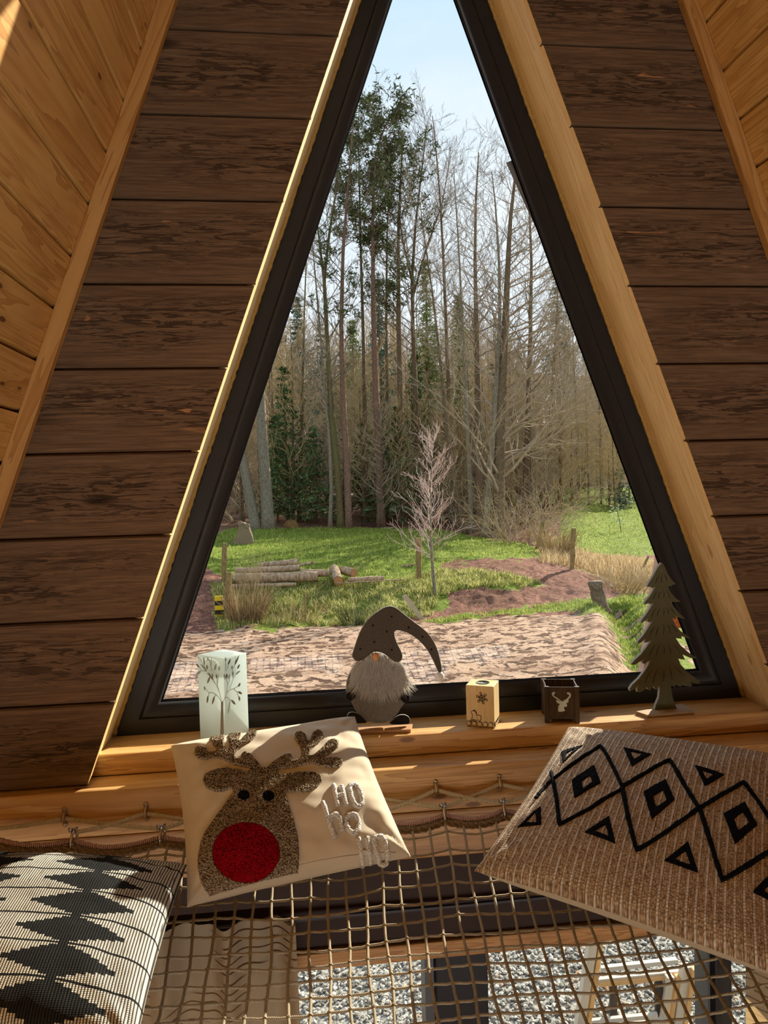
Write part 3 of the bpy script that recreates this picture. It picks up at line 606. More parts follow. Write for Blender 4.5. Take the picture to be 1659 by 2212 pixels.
# saddle clips on the beam and shackles on the net
clipx = [(-1.135, 3.142), (-.9573, 3.142), (-.7705, 3.140), (-.595, 3.142), (-.42, 3.143), (-.245, 3.144), (-.0680, 3.1455), (.0945, 3.1478), (.265, 3.147), (.44, 3.148), (.612, 3.148), (.779, 3.149), (.95, 3.150)]
names_clip = {1: 'leftmost rope clip screwed to the net beam, beside the dark board end', 2: 'rope clip on the net beam just left of the reindeer pillow', 6: 'rope clip on the net beam below the pale candle block', 7: 'rope clip on the net beam left of the patterned brown pillow', 11: 'rope clip on the net beam above the right edge of the brown pillow'}
for i, (x, z) in enumerate(clipx):
    if i not in names_clip: 
        if i not in (0, 8, 12): continue
        continue
    t_ = empty('rope_clip', (x, -.028, z), names_clip[i], 'rope clip', 'metal rope clips along the net beam'); y = -.0285
    m_ = MB()
    for zz in (.0175, -.0175):
        prof = [(.0001, .0018), (.0056, .0018), (.0062, .0008), (.0062, 0)]
        vs = [(x+r*math.cos(2*math.pi*k/14), y-h_, z+zz+r*math.sin(2*math.pi*k/14)) for r, h_ in prof for k in range(14)]
        m_.add(vs, [(a*14+k, a*14+(k+1) % 14, (a+1)*14+(k+1) % 14, (a+1)*14+k) for a in range(3) for k in range(14)])
    m_.tube([(x, y-.0012, z+.014), (x, y-.003, z+.011), (x, y-.013, z+.0065), (x, y-.0135, z-.0065), (x, y-.003, z-.011), (x, y-.0012, z-.014)], .0046, 8, flat=1.)
    m_.build('saddle', M['dull'], t_, smooth=True)
    for zz in (.0175, -.0175):
        m_ = MB(); m_.tube([(x, y-.0015, z+zz), (x, y-.0034, z+zz)], [.0034, .0026], 8); m_.build('screw', M['dull'], t_)
names_sh = {1: 'steel shackle at the left picture edge, on the net border', 2: 'steel shackle on the net border below the leftmost rope clip', 3: 'steel shackle on the net border just left of the reindeer pillow', 7: 'steel shackle on the net border right of the reindeer pillow, below a clip', 8: 'steel shackle on the net border touching the brown patterned pillow'}
for i, x in enumerate(shx):
    if i not in names_sh: continue
    yb, zb = edge_y(x), edge_z(x)
    t_ = empty('shackle', (x, yb, zb), names_sh[i], 'shackle', 'steel shackles on the net border')
    m_ = MB(); y0 = yb+.004; zz0 = zb+.004
    m_.tube([(x+.004, y0+.010, zz0+.026), (x+.006, y0+.012, zz0+.012), (x+.004, y0+.006, zz0-.006), (x+.001, y0-.008, zz0-.012), (x-.001, y0-.018, zz0-.004), (x-.001, y0-.016, zz0+.008), (x, y0-.006, zz0+.020), (x+.001, y0+.002, zz0+.027)], .0035, 8)
    m_.build('bow', M['chrome'], t_, smooth=True)
    m_ = MB(); m_.tube([(x+.0075, y0+.012, zz0+.027), (x-.0055, y0+.000, zz0+.028)], .0026, 8); m_.tube([(x-.0045, y0+.001, zz0+.028), (x-.0075, y0-.002, zz0+.028)], .0052, 10); m_.build('pin', M['chrome'], t_, smooth=True)
t = NT('braided_lashing'); w = t.n('ShaderNodeTexWave'); w.bands_direction = 'X'; t.l(t.co(), w.inputs[0]); w.inputs['Scale'].default_value = 110; w.inputs['Distortion'].default_value = 2.5; w.inputs['Detail'].default_value = 1
M['lash'] = t.fin(t.ramp(w.outputs['Fac'], [(.1, (160, 136, 98)), (.55, (228, 208, 168)), (1, (250, 238, 208))]), .65, t.bump(w.outputs['Fac'], .7, .002))
cl = {i: Vector((x, -.0365, z)) for i, (x, z) in enumerate(clipx)}
def shp(i): x = shx[i]; return Vector((x+.001, edge_y(x)+.012, edge_z(x)+.022))
for par, lab in ((0, 'braided beige cord zigzagging between net border and beam, first of two crossing'), (1, 'braided beige cord zigzagging between net border and beam, second of two crossing')):
    path = []
    for i in range(1, 13):
        if (i % 2) == par: path += [shp(i), cl[i]]
    sm = []
    for a, b in zip(path[:-1], path[1:]):
        for k in range(8):
            u = k/8; p = a.lerp(b, u); p.z -= .004*math.sin(math.pi*u); p.y += (.0025 if par else -.003)*math.sin(math.pi*u); sm.append(p)
    sm.append(path[-1]); m_ = MB(); m_.tube(sm, .0049, 10)
    o = m_.build('lashing_cord', M['lash'], smooth=True)
    tag(o, 'beige lashing cord passing through the '+('clip just left of the reindeer pillow' if not par else 'leftmost rope clip'), 'cord', 'crossing lashing cords')
# ------------------------------------------------------------------ pillows
class Pil:
    def __init__(s, TL, TR, BR, BL, T, seed=0, pinch=.05, wr=.004, sagv=0.):
        s.c = [Vector(p) for p in (TL, TR, BR, BL)]; s.T = T; s.seed = seed; s.pinch = pinch; s.wr = wr
        n = (s.c[3]-s.c[0]).cross(s.c[1]-s.c[0]).normalized(); cc = sum(s.c, Vector((0, 0, 0)))/4
        if n.dot(CV-cc) < 0: n = -n
        s.n = n
    def mid(s, u, v):
        pc = s.pinch; uu = .5+(u-.5)*(1-pc*(1-(2*v-1)**2)); vv = .5+(v-.5)*(1-pc*(1-(2*u-1)**2))
        a = s.c[0].lerp(s.c[1], uu); b = s.c[3].lerp(s.c[2], uu); return a.lerp(b, vv)
    def th(s, u, v):
        a = max(0, 1-abs(2*u-1)**2.2); b = max(0, 1-abs(2*v-1)**2.2); return s.T*.5*(a*b)**.42
    def S(s, u, v, h=0., front=1):
        t = s.th(u, v); e = min(u, 1-u, v, 1-v)
        w = noise.noise(Vector((u*5+s.seed, v*5, 1.3)))*.9+noise.noise(Vector((u*11+s.seed, v*13, 4.3)))*.45
        cr = max(0, 1-min(math.hypot(u-a, v-b) for a in (0, 1) for b in (0, 1))/.35)
        ww = s.wr*w*min(1, e*12)*(1+1.5*cr)
        for (a_, b_) in ((1, 1), (0, 1), (1, 0), (0, 0)):
            du_, dv_ = u-a_, v-b_; rr_ = math.hypot(du_, dv_)
            if rr_ < .5: ww += .0055*math.sin(11*math.atan2(abs(dv_), abs(du_)+1e-6)+s.seed*2+rr_*5)*math.exp(-rr_/.14)*min(1, rr_/.06)*min(1, e*14)
        return s.mid(u, v)+s.n*(front*(t+h)+ww)
    def inv(s, px, py, it=14):
        u, v = .5, .5
        for _ in range(it):
            p = pr(s.S(u, v)); ex_, ey_ = px-p[0], py-p[1]; e = 1e-3
            a = pr(s.S(u+e, v)); b = pr(s.S(u, v+e)); j11, j21 = (a[0]-p[0])/e, (a[1]-p[1])/e; j12, j22 = (b[0]-p[0])/e, (b[1]-p[1])/e
            D = j11*j22-j12*j21
            if abs(D) < 1e-9: break
            du = (ex_*j22-ey_*j12)/D; dv = (j11*ey_-j21*ex_)/D; u += max(-.2, min(.2, du)); v += max(-.2, min(.2, dv)); u = max(-.05, min(1.05, u)); v = max(-.05, min(1.05, v))
        return u, v
    def cover(s, n, mats, parent, name='cover'):
        m_ = MB(); g_ = [i/n for i in range(n+1)]
        g_ = [.5-.5*math.cos(math.pi*x)*(.35)+(x-.5)*.65 if 0 else x for x in g_]
        for front in (1, -1):
            vs = [s.S(u, v, 0, front) for v in g_ for u in g_]; uv = [(u+.0001, v) for v in g_ for u in g_]
            fs = [(j*(n+1)+i, j*(n+1)+i+1, (j+1)*(n+1)+i+1, (j+1)*(n+1)+i) for j in range(n) for i in range(n)]
            m_.add(vs, fs if front < 0 else [f[::-1] for f in fs], 0 if front > 0 else (1 if len(mats) > 1 else 0), uv=uv)
        return m_.build(name, mats, parent, smooth=True)
def in_poly(X, Y, poly):
    c = np.zeros(X.shape, bool); j = len(poly)-1
    for i in range(len(poly)):
        xi, yi = poly[i]; xj, yj = poly[j]
        with np.errstate(divide='ignore', invalid='ignore'):
            c ^= ((yi > Y) != (yj > Y)) & (X < (xj-xi)*(Y-yi)/((yj-yi) if yj != yi else 1e-9)+xi)
        j = i
    return c
def patch(P, name, poly_uv, holes, mat, parent, h=.005, step=.0028, jit=.0012, skirt=2):
    us = [p[0] for p in poly_uv]; vs_ = [p[1] for p in poly_uv]
    U = np.arange(max(.004, min(us)-step), min(.996, max(us)+step), step); V = np.arange(max(.004, min(vs_)-step), min(.996, max(vs_)+step), step)
    if len(U) < 2 or len(V) < 2: return None
    X, Y = np.meshgrid(U, V); ins = in_poly(X, Y, poly_uv)
    for hpoly in holes: ins &= ~in_poly(X, Y, hpoly)
    lay = ins.astype(int); cur = ins.copy()
    for k in range(skirt):
        e = cur.copy(); e[1:, :] &= cur[:-1, :]; e[:-1, :] &= cur[1:, :]; e[:, 1:] &= cur[:, :-1]; e[:, :-1] &= cur[:, 1:]; cur = e; lay += cur
    ids = -np.ones(X.shape, int); vs = []; uv = []
    need = ins
    for j in range(X.shape[0]):
        for i in range(X.shape[1]):
            if need[j, i]:
                l = lay[j, i]; hh_ = (.0003 if l <= 1 else h*(l-1)/skirt)+random.uniform(-jit, jit)*(l > 1)
                ids[j, i] = len(vs); vs.append(P.S(X[j, i], Y[j, i], hh_)); uv.append((X[j, i]+.0001, Y[j, i]))
    fs = []
    for j in range(X.shape[0]-1):
        for i in range(X.shape[1]-1):
            q = (ids[j, i], ids[j+1, i], ids[j+1, i+1], ids[j, i+1])
            k = [a for a in q if a >= 0]
            if len(k) >= 3: fs.append(tuple(int(a) for a in k))
    m_ = MB(); m_.add(vs, fs, uv=uv); return m_.build(name, mat, parent, smooth=True)
def tuft(name, c1, c2):
    t = NT(name); c = t.co(sc=(1, 1, 1)); v = t.vor(c, 300).outputs['Distance']; n = t.noise(c, 420, 2, .6); n2 = t.noise(c, 12, 2)
    f = t.math('ADD', t.math('MULTIPLY', v, .9), t.math('MULTIPLY', n, .3))
    return t.fin(t.mix(t.math('MULTIPLY', n2, .25), t.ramp(f, [(.3, c1), (.9, c2)]), lin(c2)), .9, t.bump(t.math('SUBTRACT', 1., v), 1., .004), spec=.1)
# reindeer pillow
rp = Pil((-.7035, -.052, 3.304), (-.2600, .040, 3.318), (-.1720, -.300, 3.112), (-.6330, -.348, 3.072), .15, 3.1, .045, .009)
pil1 = empty('reindeer_pillow', (-.44, -.2, 3.07), 'cream pillow with tufted reindeer, round red nose and white HO ho HO lettering', 'pillow')
cream = fabric('cream_cotton', (200, 186, 160), (218, 204, 180), (900, 900, 900), .12)
rp.cover(90, [cream], pil1)
z3 = zc(340, 1380, 1/.3737)
rein = [(440,885),(405,930),(370,980),(320,1050),(275,1110),(245,1180),(232,1260),(230,1330),(245,1400),(270,1450),(300,1490),(262,1530),(275,1553),(330,1550),(450,1525),(560,1500),(700,1470),(785,1420),(815,1350),(822,1250),(815,1150),(790,1050),(760,950),(738,885),(790,893),(860,890),(920,865),(955,822),(950,790),(900,770),(830,768),(770,778),(720,788),(690,760),(760,752),(850,733),(900,722),(940,738),(1000,750),(1050,748),(1078,720),(1068,695),(1030,685),(970,692),(955,690),(1000,665),(1045,628),(1050,595),(1020,578),(985,590),(940,640),(900,672),(880,675),(890,640),(930,608),(960,570),(957,540),(925,525),(895,545),(880,590),(868,590),(860,555),(830,537),(795,545),(790,580),(820,620),(832,655),(826,690),(795,700),(775,705),(782,688),(776,668),(740,668),(700,690),(660,715),(630,745),(600,742),(590,720),(560,690),(535,660),(505,652),(485,665),(480,690),(457,690),(447,670),(480,625),(540,598),(572,560),(577,538),(545,527),(505,560),(468,592),(482,560),(503,532),(500,513),(460,512),(420,535),(405,570),(412,600),(415,640),(395,640),(385,600),(392,560),(380,535),(340,535),(308,560),(305,590),(320,620),(347,640),(330,652),(292,655),(285,630),(250,615),(215,630),(212,665),(235,697),(280,702),(330,694),(380,702),(430,728),(500,745),(535,748),(520,768),(480,757),(400,745),(330,755),(270,785),(258,820),(280,865),(330,888),(380,888),(420,872)]
def PX(P, f, pts): return [P.inv(*f(p)) for p in pts]
def ell(c, rx, ry, n=40, rot=0): return [(c[0]+rx*math.cos(a)*math.cos(rot)-ry*math.sin(a)*math.sin(rot), c[1]+rx*math.cos(a)*math.sin(rot)+ry*math.sin(a)*math.cos(rot)) for a in np.linspace(0, 2*math.pi, n, endpoint=False)]
nosep = PX(rp, z3, ell((512, 1240), 200, 178)); e1 = PX(rp, z3, ell((500, 907), 36, 33, 20)); e2 = PX(rp, z3, ell((643, 912), 38, 33, 20))
nh, e1h, e2h = (PX(rp, z3, ell(c_, a_, b_)) for c_, a_, b_ in (((512, 1240), 190, 168), ((500, 907), 29, 26), ((643, 912), 31, 26)))
patch(rp, 'reindeer_applique', PX(rp, z3, rein), [nh, e1h, e2h], tuft('taupe_tufting', (226, 206, 176), (92, 72, 52)), pil1, h=.0055, jit=.0018)
patch(rp, 'red_nose', nosep, [], tuft('red_tufting', (196, 10, 34), (120, 2, 16)), pil1, h=.0058)
for e in (e1, e2): patch(rp, 'eye', e, [], tuft('black_tufting', (34, 36, 42), (10, 10, 14)), pil1, h=.0055)
white = tuft('white_tufting', (252, 250, 244), (232, 228, 218))
letters = {'letter_h': [[[(1018,845),(1030,910),(1045,968)], [(1062,850),(1078,910),(1092,965)], [(1030,908),(1082,900)]],
                        [[(955,945),(980,1020),(1000,1085),(1028,1150)], [(990,1060),(1010,1020),(1035,1012),(1055,1040),(1068,1112)]],
                        [[(1162,1148),(1178,1240),(1186,1318)], [(1208,1142),(1222,1230),(1236,1308)], [(1175,1238),(1225,1228)]]],
           'letter_o': [[[(1112+0,850),(1135,840),(1160,858),(1180,905),(1183,950),(1165,970),(1142,962),(1122,915),(1112,870),(1112,850)]],
                        [[(1110,1015),(1145,1015),(1165,1060),(1160,1105),(1135,1125),(1108,1110),(1092,1075),(1092,1035),(1110,1015)]],
                        [[(1262,1150),(1295,1140),(1318,1180),(1330,1240),(1325,1300),(1300,1310),(1278,1280),(1262,1225),(1255,1175),(1262,1150)]]]}
for nm, ls in letters.items():
    for l in ls:
        m_ = MB()
        for stv in l:
            uvp = PX(rp, z3, stv); dense = []
            for a, b in zip(uvp[:-1], uvp[1:]):
                for k in range(7): dense.append((a[0]+(b[0]-a[0])*k/7, a[1]+(b[1]-a[1])*k/7))
            dense.append(uvp[-1]); m_.tube([rp.S(u, v, .0008)+Vector([random.uniform(-.0006, .0006) for _ in range(3)]) for u, v in dense], [random.uniform(.0050, .0058) for _ in dense], 10)
        m_.build(nm, white, pil1, smooth=True)
# zip seam + puller
m_ = MB(); m_.tube([rp.S(u, .985-.02*math.sin(u*3.1), -.001) for u in np.linspace(.12, .93, 60)], .0010, 5); m_.build('zip_seam', simple('dark_seam', (120, 104, 80), .9, .1), pil1)  # seam line darker than the cream cover
# brown patterned pillow
bp = Pil((.288, .0, 3.268), (.712, -.300, 3.262), (.405, -.765, 3.075), (-.052, -.368, 3.106), .15, 8.7, .05, .005)
pil2 = empty('patterned_brown_pillow', (.35, -.35, 3.06), 'large ribbed tan pillow with black diamond and triangle embroidery on the right', 'pillow')
t = NT('ribbed_tan_weave'); uvn = t.n('ShaderNodeTexCoord').outputs['UV']; sp = t.n('ShaderNodeSeparateXYZ'); t.l(uvn, sp.inputs[0])
mpn = t.n('ShaderNodeMapping'); mpn.inputs['Scale'].default_value = (26, 160, 1); t.l(uvn, mpn.inputs[0]); jn = t.noise(mpn.outputs[0], 1.6, 3, .6)
ribf = t.math('SINE', t.math('MULTIPLY', t.math('ADD', sp.outputs[0], t.math('MULTIPLY', jn, .0035)), 2*math.pi*37)); rib = t.sstep(ribf, .30, .85)
kn = t.n('ShaderNodeMapping'); kn.inputs['Scale'].default_value = (150, 130, 1); t.l(uvn, kn.inputs[0]); kv = t.vor(kn.outputs[0], 1., 'F1', .55).outputs['Distance']; fn_ = t.noise(kn.outputs[0], .9, 3, .7)
twist_ = t.math('SINE', t.math('MULTIPLY', t.math('ADD', sp.outputs[1], t.math('MULTIPLY', sp.outputs[0], .5)), 2*math.pi*95))
basec = t.ramp(t.math('ADD', t.math('MULTIPLY', kv, .7), t.math('MULTIPLY', fn_, .4)), [(.2, (230, 212, 188)), (.5, (184, 158, 128)), (.8, (100, 80, 60))])
ribc = t.ramp(t.noise(kn.outputs[0], .25, 2, .5), [(.35, (206, 184, 158)), (.6, (244, 236, 226))])
hgt = t.math('ADD', t.math('MULTIPLY', rib, 1.2), t.math('ADD', t.math('MULTIPLY', kv, -.55), t.math('MULTIPLY', t.math('MULTIPLY', twist_, rib), .25)))
M['tan'] = t.fin(t.mix(t.math('MULTIPLY', rib, .8), basec, ribc), .85, t.bump(hgt, .9, .0035), spec=.15)
bp.cover(90, [M['tan'], fabric('cream_back', (196, 180, 150), (214, 200, 172), (900,)*3, .1)], pil2)
z9 = zc(960, 1540, 2.373)
M['emb'] = tuft('black_wool_embroidery', (26, 27, 34), (8, 8, 12))
def line_strip(P, pts, nm, parent, mat, r=.0046):
    uvp = PX(P, z9, pts); dense = []
    for a, b in zip(uvp[:-1], uvp[1:]):
        for k in range(10): dense.append((a[0]+(b[0]-a[0])*k/10, a[1]+(b[1]-a[1])*k/10))
    dense.append(uvp[-1]); m_ = MB(); m_.tube([P.S(min(.995, u), min(.995, v), .0008) for u, v in dense], [r*random.uniform(.85, 1.15) for _ in dense], 7); m_.build(nm, mat, parent, smooth=True)
for pts in ([(560,340),(680,250),(800,168),(860,270),(912,378)], [(548,305),(575,440),(590,575),(750,490),(905,395)], [(912,378),(1030,310),(1155,242),(1230,370),(1305,488)], [(912,382),(945,550),(985,705),(1140,610),(1300,492)], [(1310,488),(1420,420),(1535,355),(1620,470),(1690,590)], [(1312,495),(1370,680),(1425,860),(1560,780),(1690,700)], [(548,345),(500,400),(470,440)]):
    line_strip(bp, pts, 'diamond_outline', pil2, M['emb'])
for outer, hole in (([(650,345),(768,265),(803,360),(665,440)], [(705,352),(745,325),(757,352),(713,388)]), ([(1018,405),(1135,340),(1182,445),(1062,550)], [(1072,428),(1120,400),(1137,447),(1086,482)]), ([(1428,515),(1540,455),(1608,575),(1490,677)], [(1487,545),(1528,512),(1562,562),(1507,602)]),
                    ([(597,200),(714,163),(606,264)], [(628,208),(665,188),(620,235)]), ([(914,176),(1062,212),(960,277)], [(955,200),(1012,212),(972,238)]), ([(1280,268),(1440,318),(1335,377)], [(1322,298),(1375,316),(1345,338)]),
                    ([(370,590),(495,476),(498,575)], [(420,562),(465,515),(470,560)]), ([(712,612),(845,526),(880,675)], [(775,605),(825,575),(838,630)]), ([(1120,760),(1250,656),(1305,822)], [(1185,750),(1235,712),(1258,778)]), ([(1575,920),(1690,815),(1745,1010)], [(1640,915),(1685,870),(1705,950)])):
    patch(bp, 'diamond_patch' if len(outer) == 4 else 'triangle_patch', PX(bp, z9, outer), [PX(bp, z9, hole)], M['emb'], pil2, h=.0028, step=.0024, jit=.0004, skirt=1)
# black and white woven pillow
gp = Pil((-1.085, -.165, 3.128), (-.640, -.285, 3.128), (-.655, -.735, 3.070), (-1.10, -.640, 3.085), .12, 5.2, .035, .004)
pil3 = empty('woven_diamond_pillow', (-.87, -.45, 3.06), 'black and white woven diamond-pattern pillow lying in the lower left corner', 'pillow')
t = NT('black_white_diamond_weave'); uvn = t.n('ShaderNodeTexCoord').outputs['UV']; sp = t.n('ShaderNodeSeparateXYZ'); t.l(uvn, sp.inputs[0])
NR = 6.6; PER = .56; UC = .66
U_s = t.math('DIVIDE', t.math('FLOOR', t.math('MULTIPLY', sp.outputs[0], 120.)), 120.)
Vr = t.math('ADD', t.math('MULTIPLY', sp.outputs[1], NR), .42)
Vq = t.math('DIVIDE', t.math('FLOOR', t.math('MULTIPLY', t.math('FRACT', Vr), 14.)), 14.)
du = t.math('ABSOLUTE', t.math('MULTIPLY', t.math('SUBTRACT', t.math('FRACT', t.math('ADD', t.math('DIVIDE', t.math('SUBTRACT', U_s, UC), PER), .5)), .5), PER))
dv = t.math('ABSOLUTE', t.math('SUBTRACT', t.math('MULTIPLY', Vq, 2.0), .93))
isb = t.math('LESS_THAN', t.math('ADD', t.math('DIVIDE', du, .235), dv), 1.02)
frv = t.math('FRACT', Vr); line_ = t.math('LESS_THAN', t.math('ABSOLUTE', t.math('SUBTRACT', frv, .5)), .468); line_ = t.math('SUBTRACT', 1., line_)
lnh = t.math('LESS_THAN', du, .012); isb = t.math('MAXIMUM', isb, t.math('MAXIMUM', line_, lnh))
st = t.math('SINE', t.math('MULTIPLY', sp.outputs[0], 2*math.pi*88)); st2 = t.math('SINE', t.math('ADD', t.math('MULTIPLY', sp.outputs[1], 2*math.pi*150), t.math('MULTIPLY', t.math('FLOOR', t.math('MULTIPLY', sp.outputs[0], 88.)), 1.6)))
wv = t.math('MULTIPLY', t.sstep(st, -.75, .1), t.math('ADD', .8, t.math('MULTIPLY', st2, .2)))
mpn = t.n('ShaderNodeMapping'); mpn.inputs['Scale'].default_value = (200, 10, 1); t.l(uvn, mpn.inputs[0]); vn = t.noise(mpn.outputs[0], 1, 2, .5)
wv = t.math('MULTIPLY', wv, t.sstep(vn, .25, .42))
whitec = t.mix(wv, lin((60, 58, 54)), lin((226, 222, 208))); blackc = t.mix(t.math('MULTIPLY', wv, 1.), lin((10, 11, 12)), lin((40, 42, 42)))
M['bw'] = t.fin(t.mix(isb, whitec, blackc), .85, t.bump(t.math('MULTIPLY', t.math('ADD', st, t.math('MULTIPLY', st2, .5)), .5), .5, .002), spec=.15)
gp.cover(90, [M['bw']], pil3)
# ------------------------------------------------------------------ curtains seen through the net
def curtain(name, label, x0, x1, y, z0, z1, seedc, back=False):
    c_ = empty(name, ((x0+x1)/2, y, z0), label, 'curtain'); m_ = MB(); n = 120; zs = np.linspace(z0, z1, 14); vs = []; uv = []
    for z in zs:
        for i in range(n+1):
            u = i/n; a = .026*math.sin(u*(x1-x0)*36+seedc)+.010*math.sin(u*(x1-x0)*81+seedc*2+z*1.5); vs.append((x0+(x1-x0)*u+.006*math.sin(z*3+u*20), y+a*(1.2-.3*(z-z0)/(z1-z0)), z-.012*abs(math.sin(u*(x1-x0)*18+seedc))*(z > z1-.01))); uv.append((u*(x1-x0)*3+.001, (z-z0)*3))
    m_.add(vs, [(j*(n+1)+i, j*(n+1)+i+1, (j+1)*(n+1)+i+1, (j+1)*(n+1)+i) for j in range(13) for i in range(n)], uv=uv)
    m_.build('curtain_cloth', M['curt'], c_, smooth=True)
    for k in range(0):
        m_ = MB(); xx = x0+.04+k*.09; m_.tube([(xx+.012*math.cos(a), .072+.012*math.sin(a)*.2, 2.752+.014*math.sin(a)) for a in np.linspace(0, 2*math.pi, 12, endpoint=False)], .0018, 5, closed=True); m_.build('curtain_ring', M['silver'], c_)
t = NT('printed_taupe_curtain'); uvn = t.co('UV', (1, 1, 1)); w = t.n('ShaderNodeTexWave'); w.wave_type = 'RINGS'; t.l(t.co('UV', (.9, 1.4, 1)), w.inputs[0]); w.inputs['Scale'].default_value = 3.2; w.inputs['Distortion'].default_value = 5; w.inputs['Detail'].default_value = 1; w.inputs['Detail Scale'].default_value = .7
bnd = t.noise(t.co('UV', (1.1, 1.3, 1)), 1.4, 2, .5); msk = t.math('MULTIPLY', t.sstep(w.outputs['Fac'], .88, .95), t.sstep(bnd, .47, .52))
M['curt'] = t.fin(t.mix(msk, lin((166, 150, 126)), lin((80, 54, 34))), .9, None, spec=.1)
mx_ = t.n('ShaderNodeMixShader'); tl_ = t.n('ShaderNodeBsdfTranslucent'); tl_.inputs[0].default_value = lin((200, 170, 120)); mx_.inputs[0].default_value = .3; t.l(t.p.outputs[0], mx_.inputs[1]); t.l(tl_.outputs[0], mx_.inputs[2]); t.l(mx_.outputs[0], t.out.inputs[0])
curtain('curtain', 'taupe leaf-print curtain hanging below the net under the reindeer pillow', -1.05, -.425, .018, .2, 2.83, .6)
curtain('curtain', 'taupe leaf-print curtain below the net at the lower right corner', .79, 1.35, .018, .2, 2.83, 2.2)
# ------------------------------------------------------------------ terrain
COLS = [(250, ((1365,20.5),(1280,23),(1210,27),(1160,34),(1142,41))), (350, ((1365,20.5),(1280,23),(1210,27),(1160,34),(1142,41))), (550, ((1340,21.3),(1265,23.5),(1230,26),(1175,33),(1140,41))), (750, ((1345,21),(1255,24),(1225,26.5),(1175,33),(1140,41))),
        (930, ((1335,21.2),(1270,23),(1225,26),(1165,34),(1143,41))), (1100, ((1322,21.5),(1250,23.5),(1210,25.5),(1178,32),(1160,38))), (1230, ((1310,22),(1240,24.5),(1215,27),(1190,31),(1120,42))),
        (1330, ((1300,22.5),(1250,26),(1200,31),(1150,38),(1092,52))), (1500, ((1300,22.5),(1250,26),(1200,31),(1150,38),(1092,52)))]
prof = []
for px, l in COLS:
    d = ray(px, 1200); slope = d.x/d.y
    prof.append((slope, [(-50, 0), (19.0, 0)]+[(Y, at(px, py, Y).z) for py, Y in l]+[(60, 3.4), (80, 8.), (110, 17), (150, 26), (260, 34)]))
def hprof(p, Y):
    for (a, za), (b, zb) in zip(p[:-1], p[1:]):
        if Y <= b: u = (Y-a)/(b-a); return za+(zb-za)*u
    return p[-1][1]
ditch = [atz(1330, 1305, 0), atz(1352, 1345, 0), atz(1362, 1385, 0), atz(1372, 1425, 0), atz(1392, 1475, 0), atz(1420, 1530, 0)]
def hgt0(x, y):
    sl = (x-C[0])/max(1., (y-C[1]))
    if sl <= prof[0][0]: z = hprof(prof[0][1], y)
    elif sl >= prof[-1][0]: z = hprof(prof[-1][1], y)
    else:
        for (s0, p0), (s1, p1) in zip(prof[:-1], prof[1:]):
            if sl <= s1:
                u = (sl-s0)/(s1-s0); u = u*u*(3-2*u); z = hprof(p0, y)*(1-u)+hprof(p1, y)*u; break
    return z
def height(x, y):
    z = (hgt0(x, y-.35)+hgt0(x, y)+hgt0(x, y+.35))/3
    if 7.5 < y < 24:
        a = min(1, (y-7.5)/2); z += a*(.05*noise.noise(Vector((x*.5, y*.5, 0)))+.035*noise.noise(Vector((x*2.1, y*2.6, 3)))+.022*noise.noise(Vector((x*5, y*7, 9))))
        dm = 9
        for p, q in zip(ditch[:-1], ditch[1:]):
            e = q-p; t_ = max(0, min(1, ((x-p.x)*e.x+(y-p.y)*e.y)/(e.x**2+e.y**2))); dm = min(dm, math.hypot(x-p.x-e.x*t_, y-p.y-e.y*t_))
        if dm < 1.3: z += -.42*math.exp(-(dm/.38)**2)+.12*math.exp(-((dm-.75)/.35)**2)
    if y >= 20:
        z += .10*noise.noise(Vector((x*.6, y*.6, 2)))+.07*noise.noise(Vector((x*1.9, y*1.9, 7)))+(.05 if y < 26 else .03)*noise.noise(Vector((x*5, y*5, 1)))
    if y > 60: z += 1.5*noise.noise(Vector((x*.06, y*.05, 2)))
    return z
lawn = [(400,1215),(440,1190),(470,1150),(500,1141),(700,1138),(950,1143),(1060,1165),(1130,1172),(1180,1200),(1160,1208),(1050,1205),(980,1215),(930,1238),(860,1258),(700,1264),(500,1262),(470,1240),(430,1220)]
bank = [(455,1262),(600,1262),(700,1258),(860,1255),(940,1232),(1000,1230),(1060,1236),(1120,1244),(1170,1258),(1130,1272),(1040,1268),(990,1275),(950,1292),(935,1330),(840,1345),(760,1350),(600,1358),(470,1362)]
stripg = [(905,1345),(1000,1330),(1100,1318),(1180,1305),(1300,1290),(1345,1310),(1310,1325),(1200,1322),(1080,1330),(950,1345)]
rlawn = [(1175,1205),(1212,1160),(1205,1085),(1400,1080),(1800,1080),(1800,1205),(1400,1200),(1330,1200),(1280,1192),(1230,1197)]
rditch = [(1290,1300),(1340,1290),(1500,1280),(1500,1500),(1395,1520),(1370,1480),(1355,1420),(1330,1370),(1300,1330)]
tan = [(1130,1200),(1180,1150),(1240,1175),(1290,1195),(1420,1205),(1800,1210),(1800,1290),(1345,1290),(1310,1250),(1230,1225)]
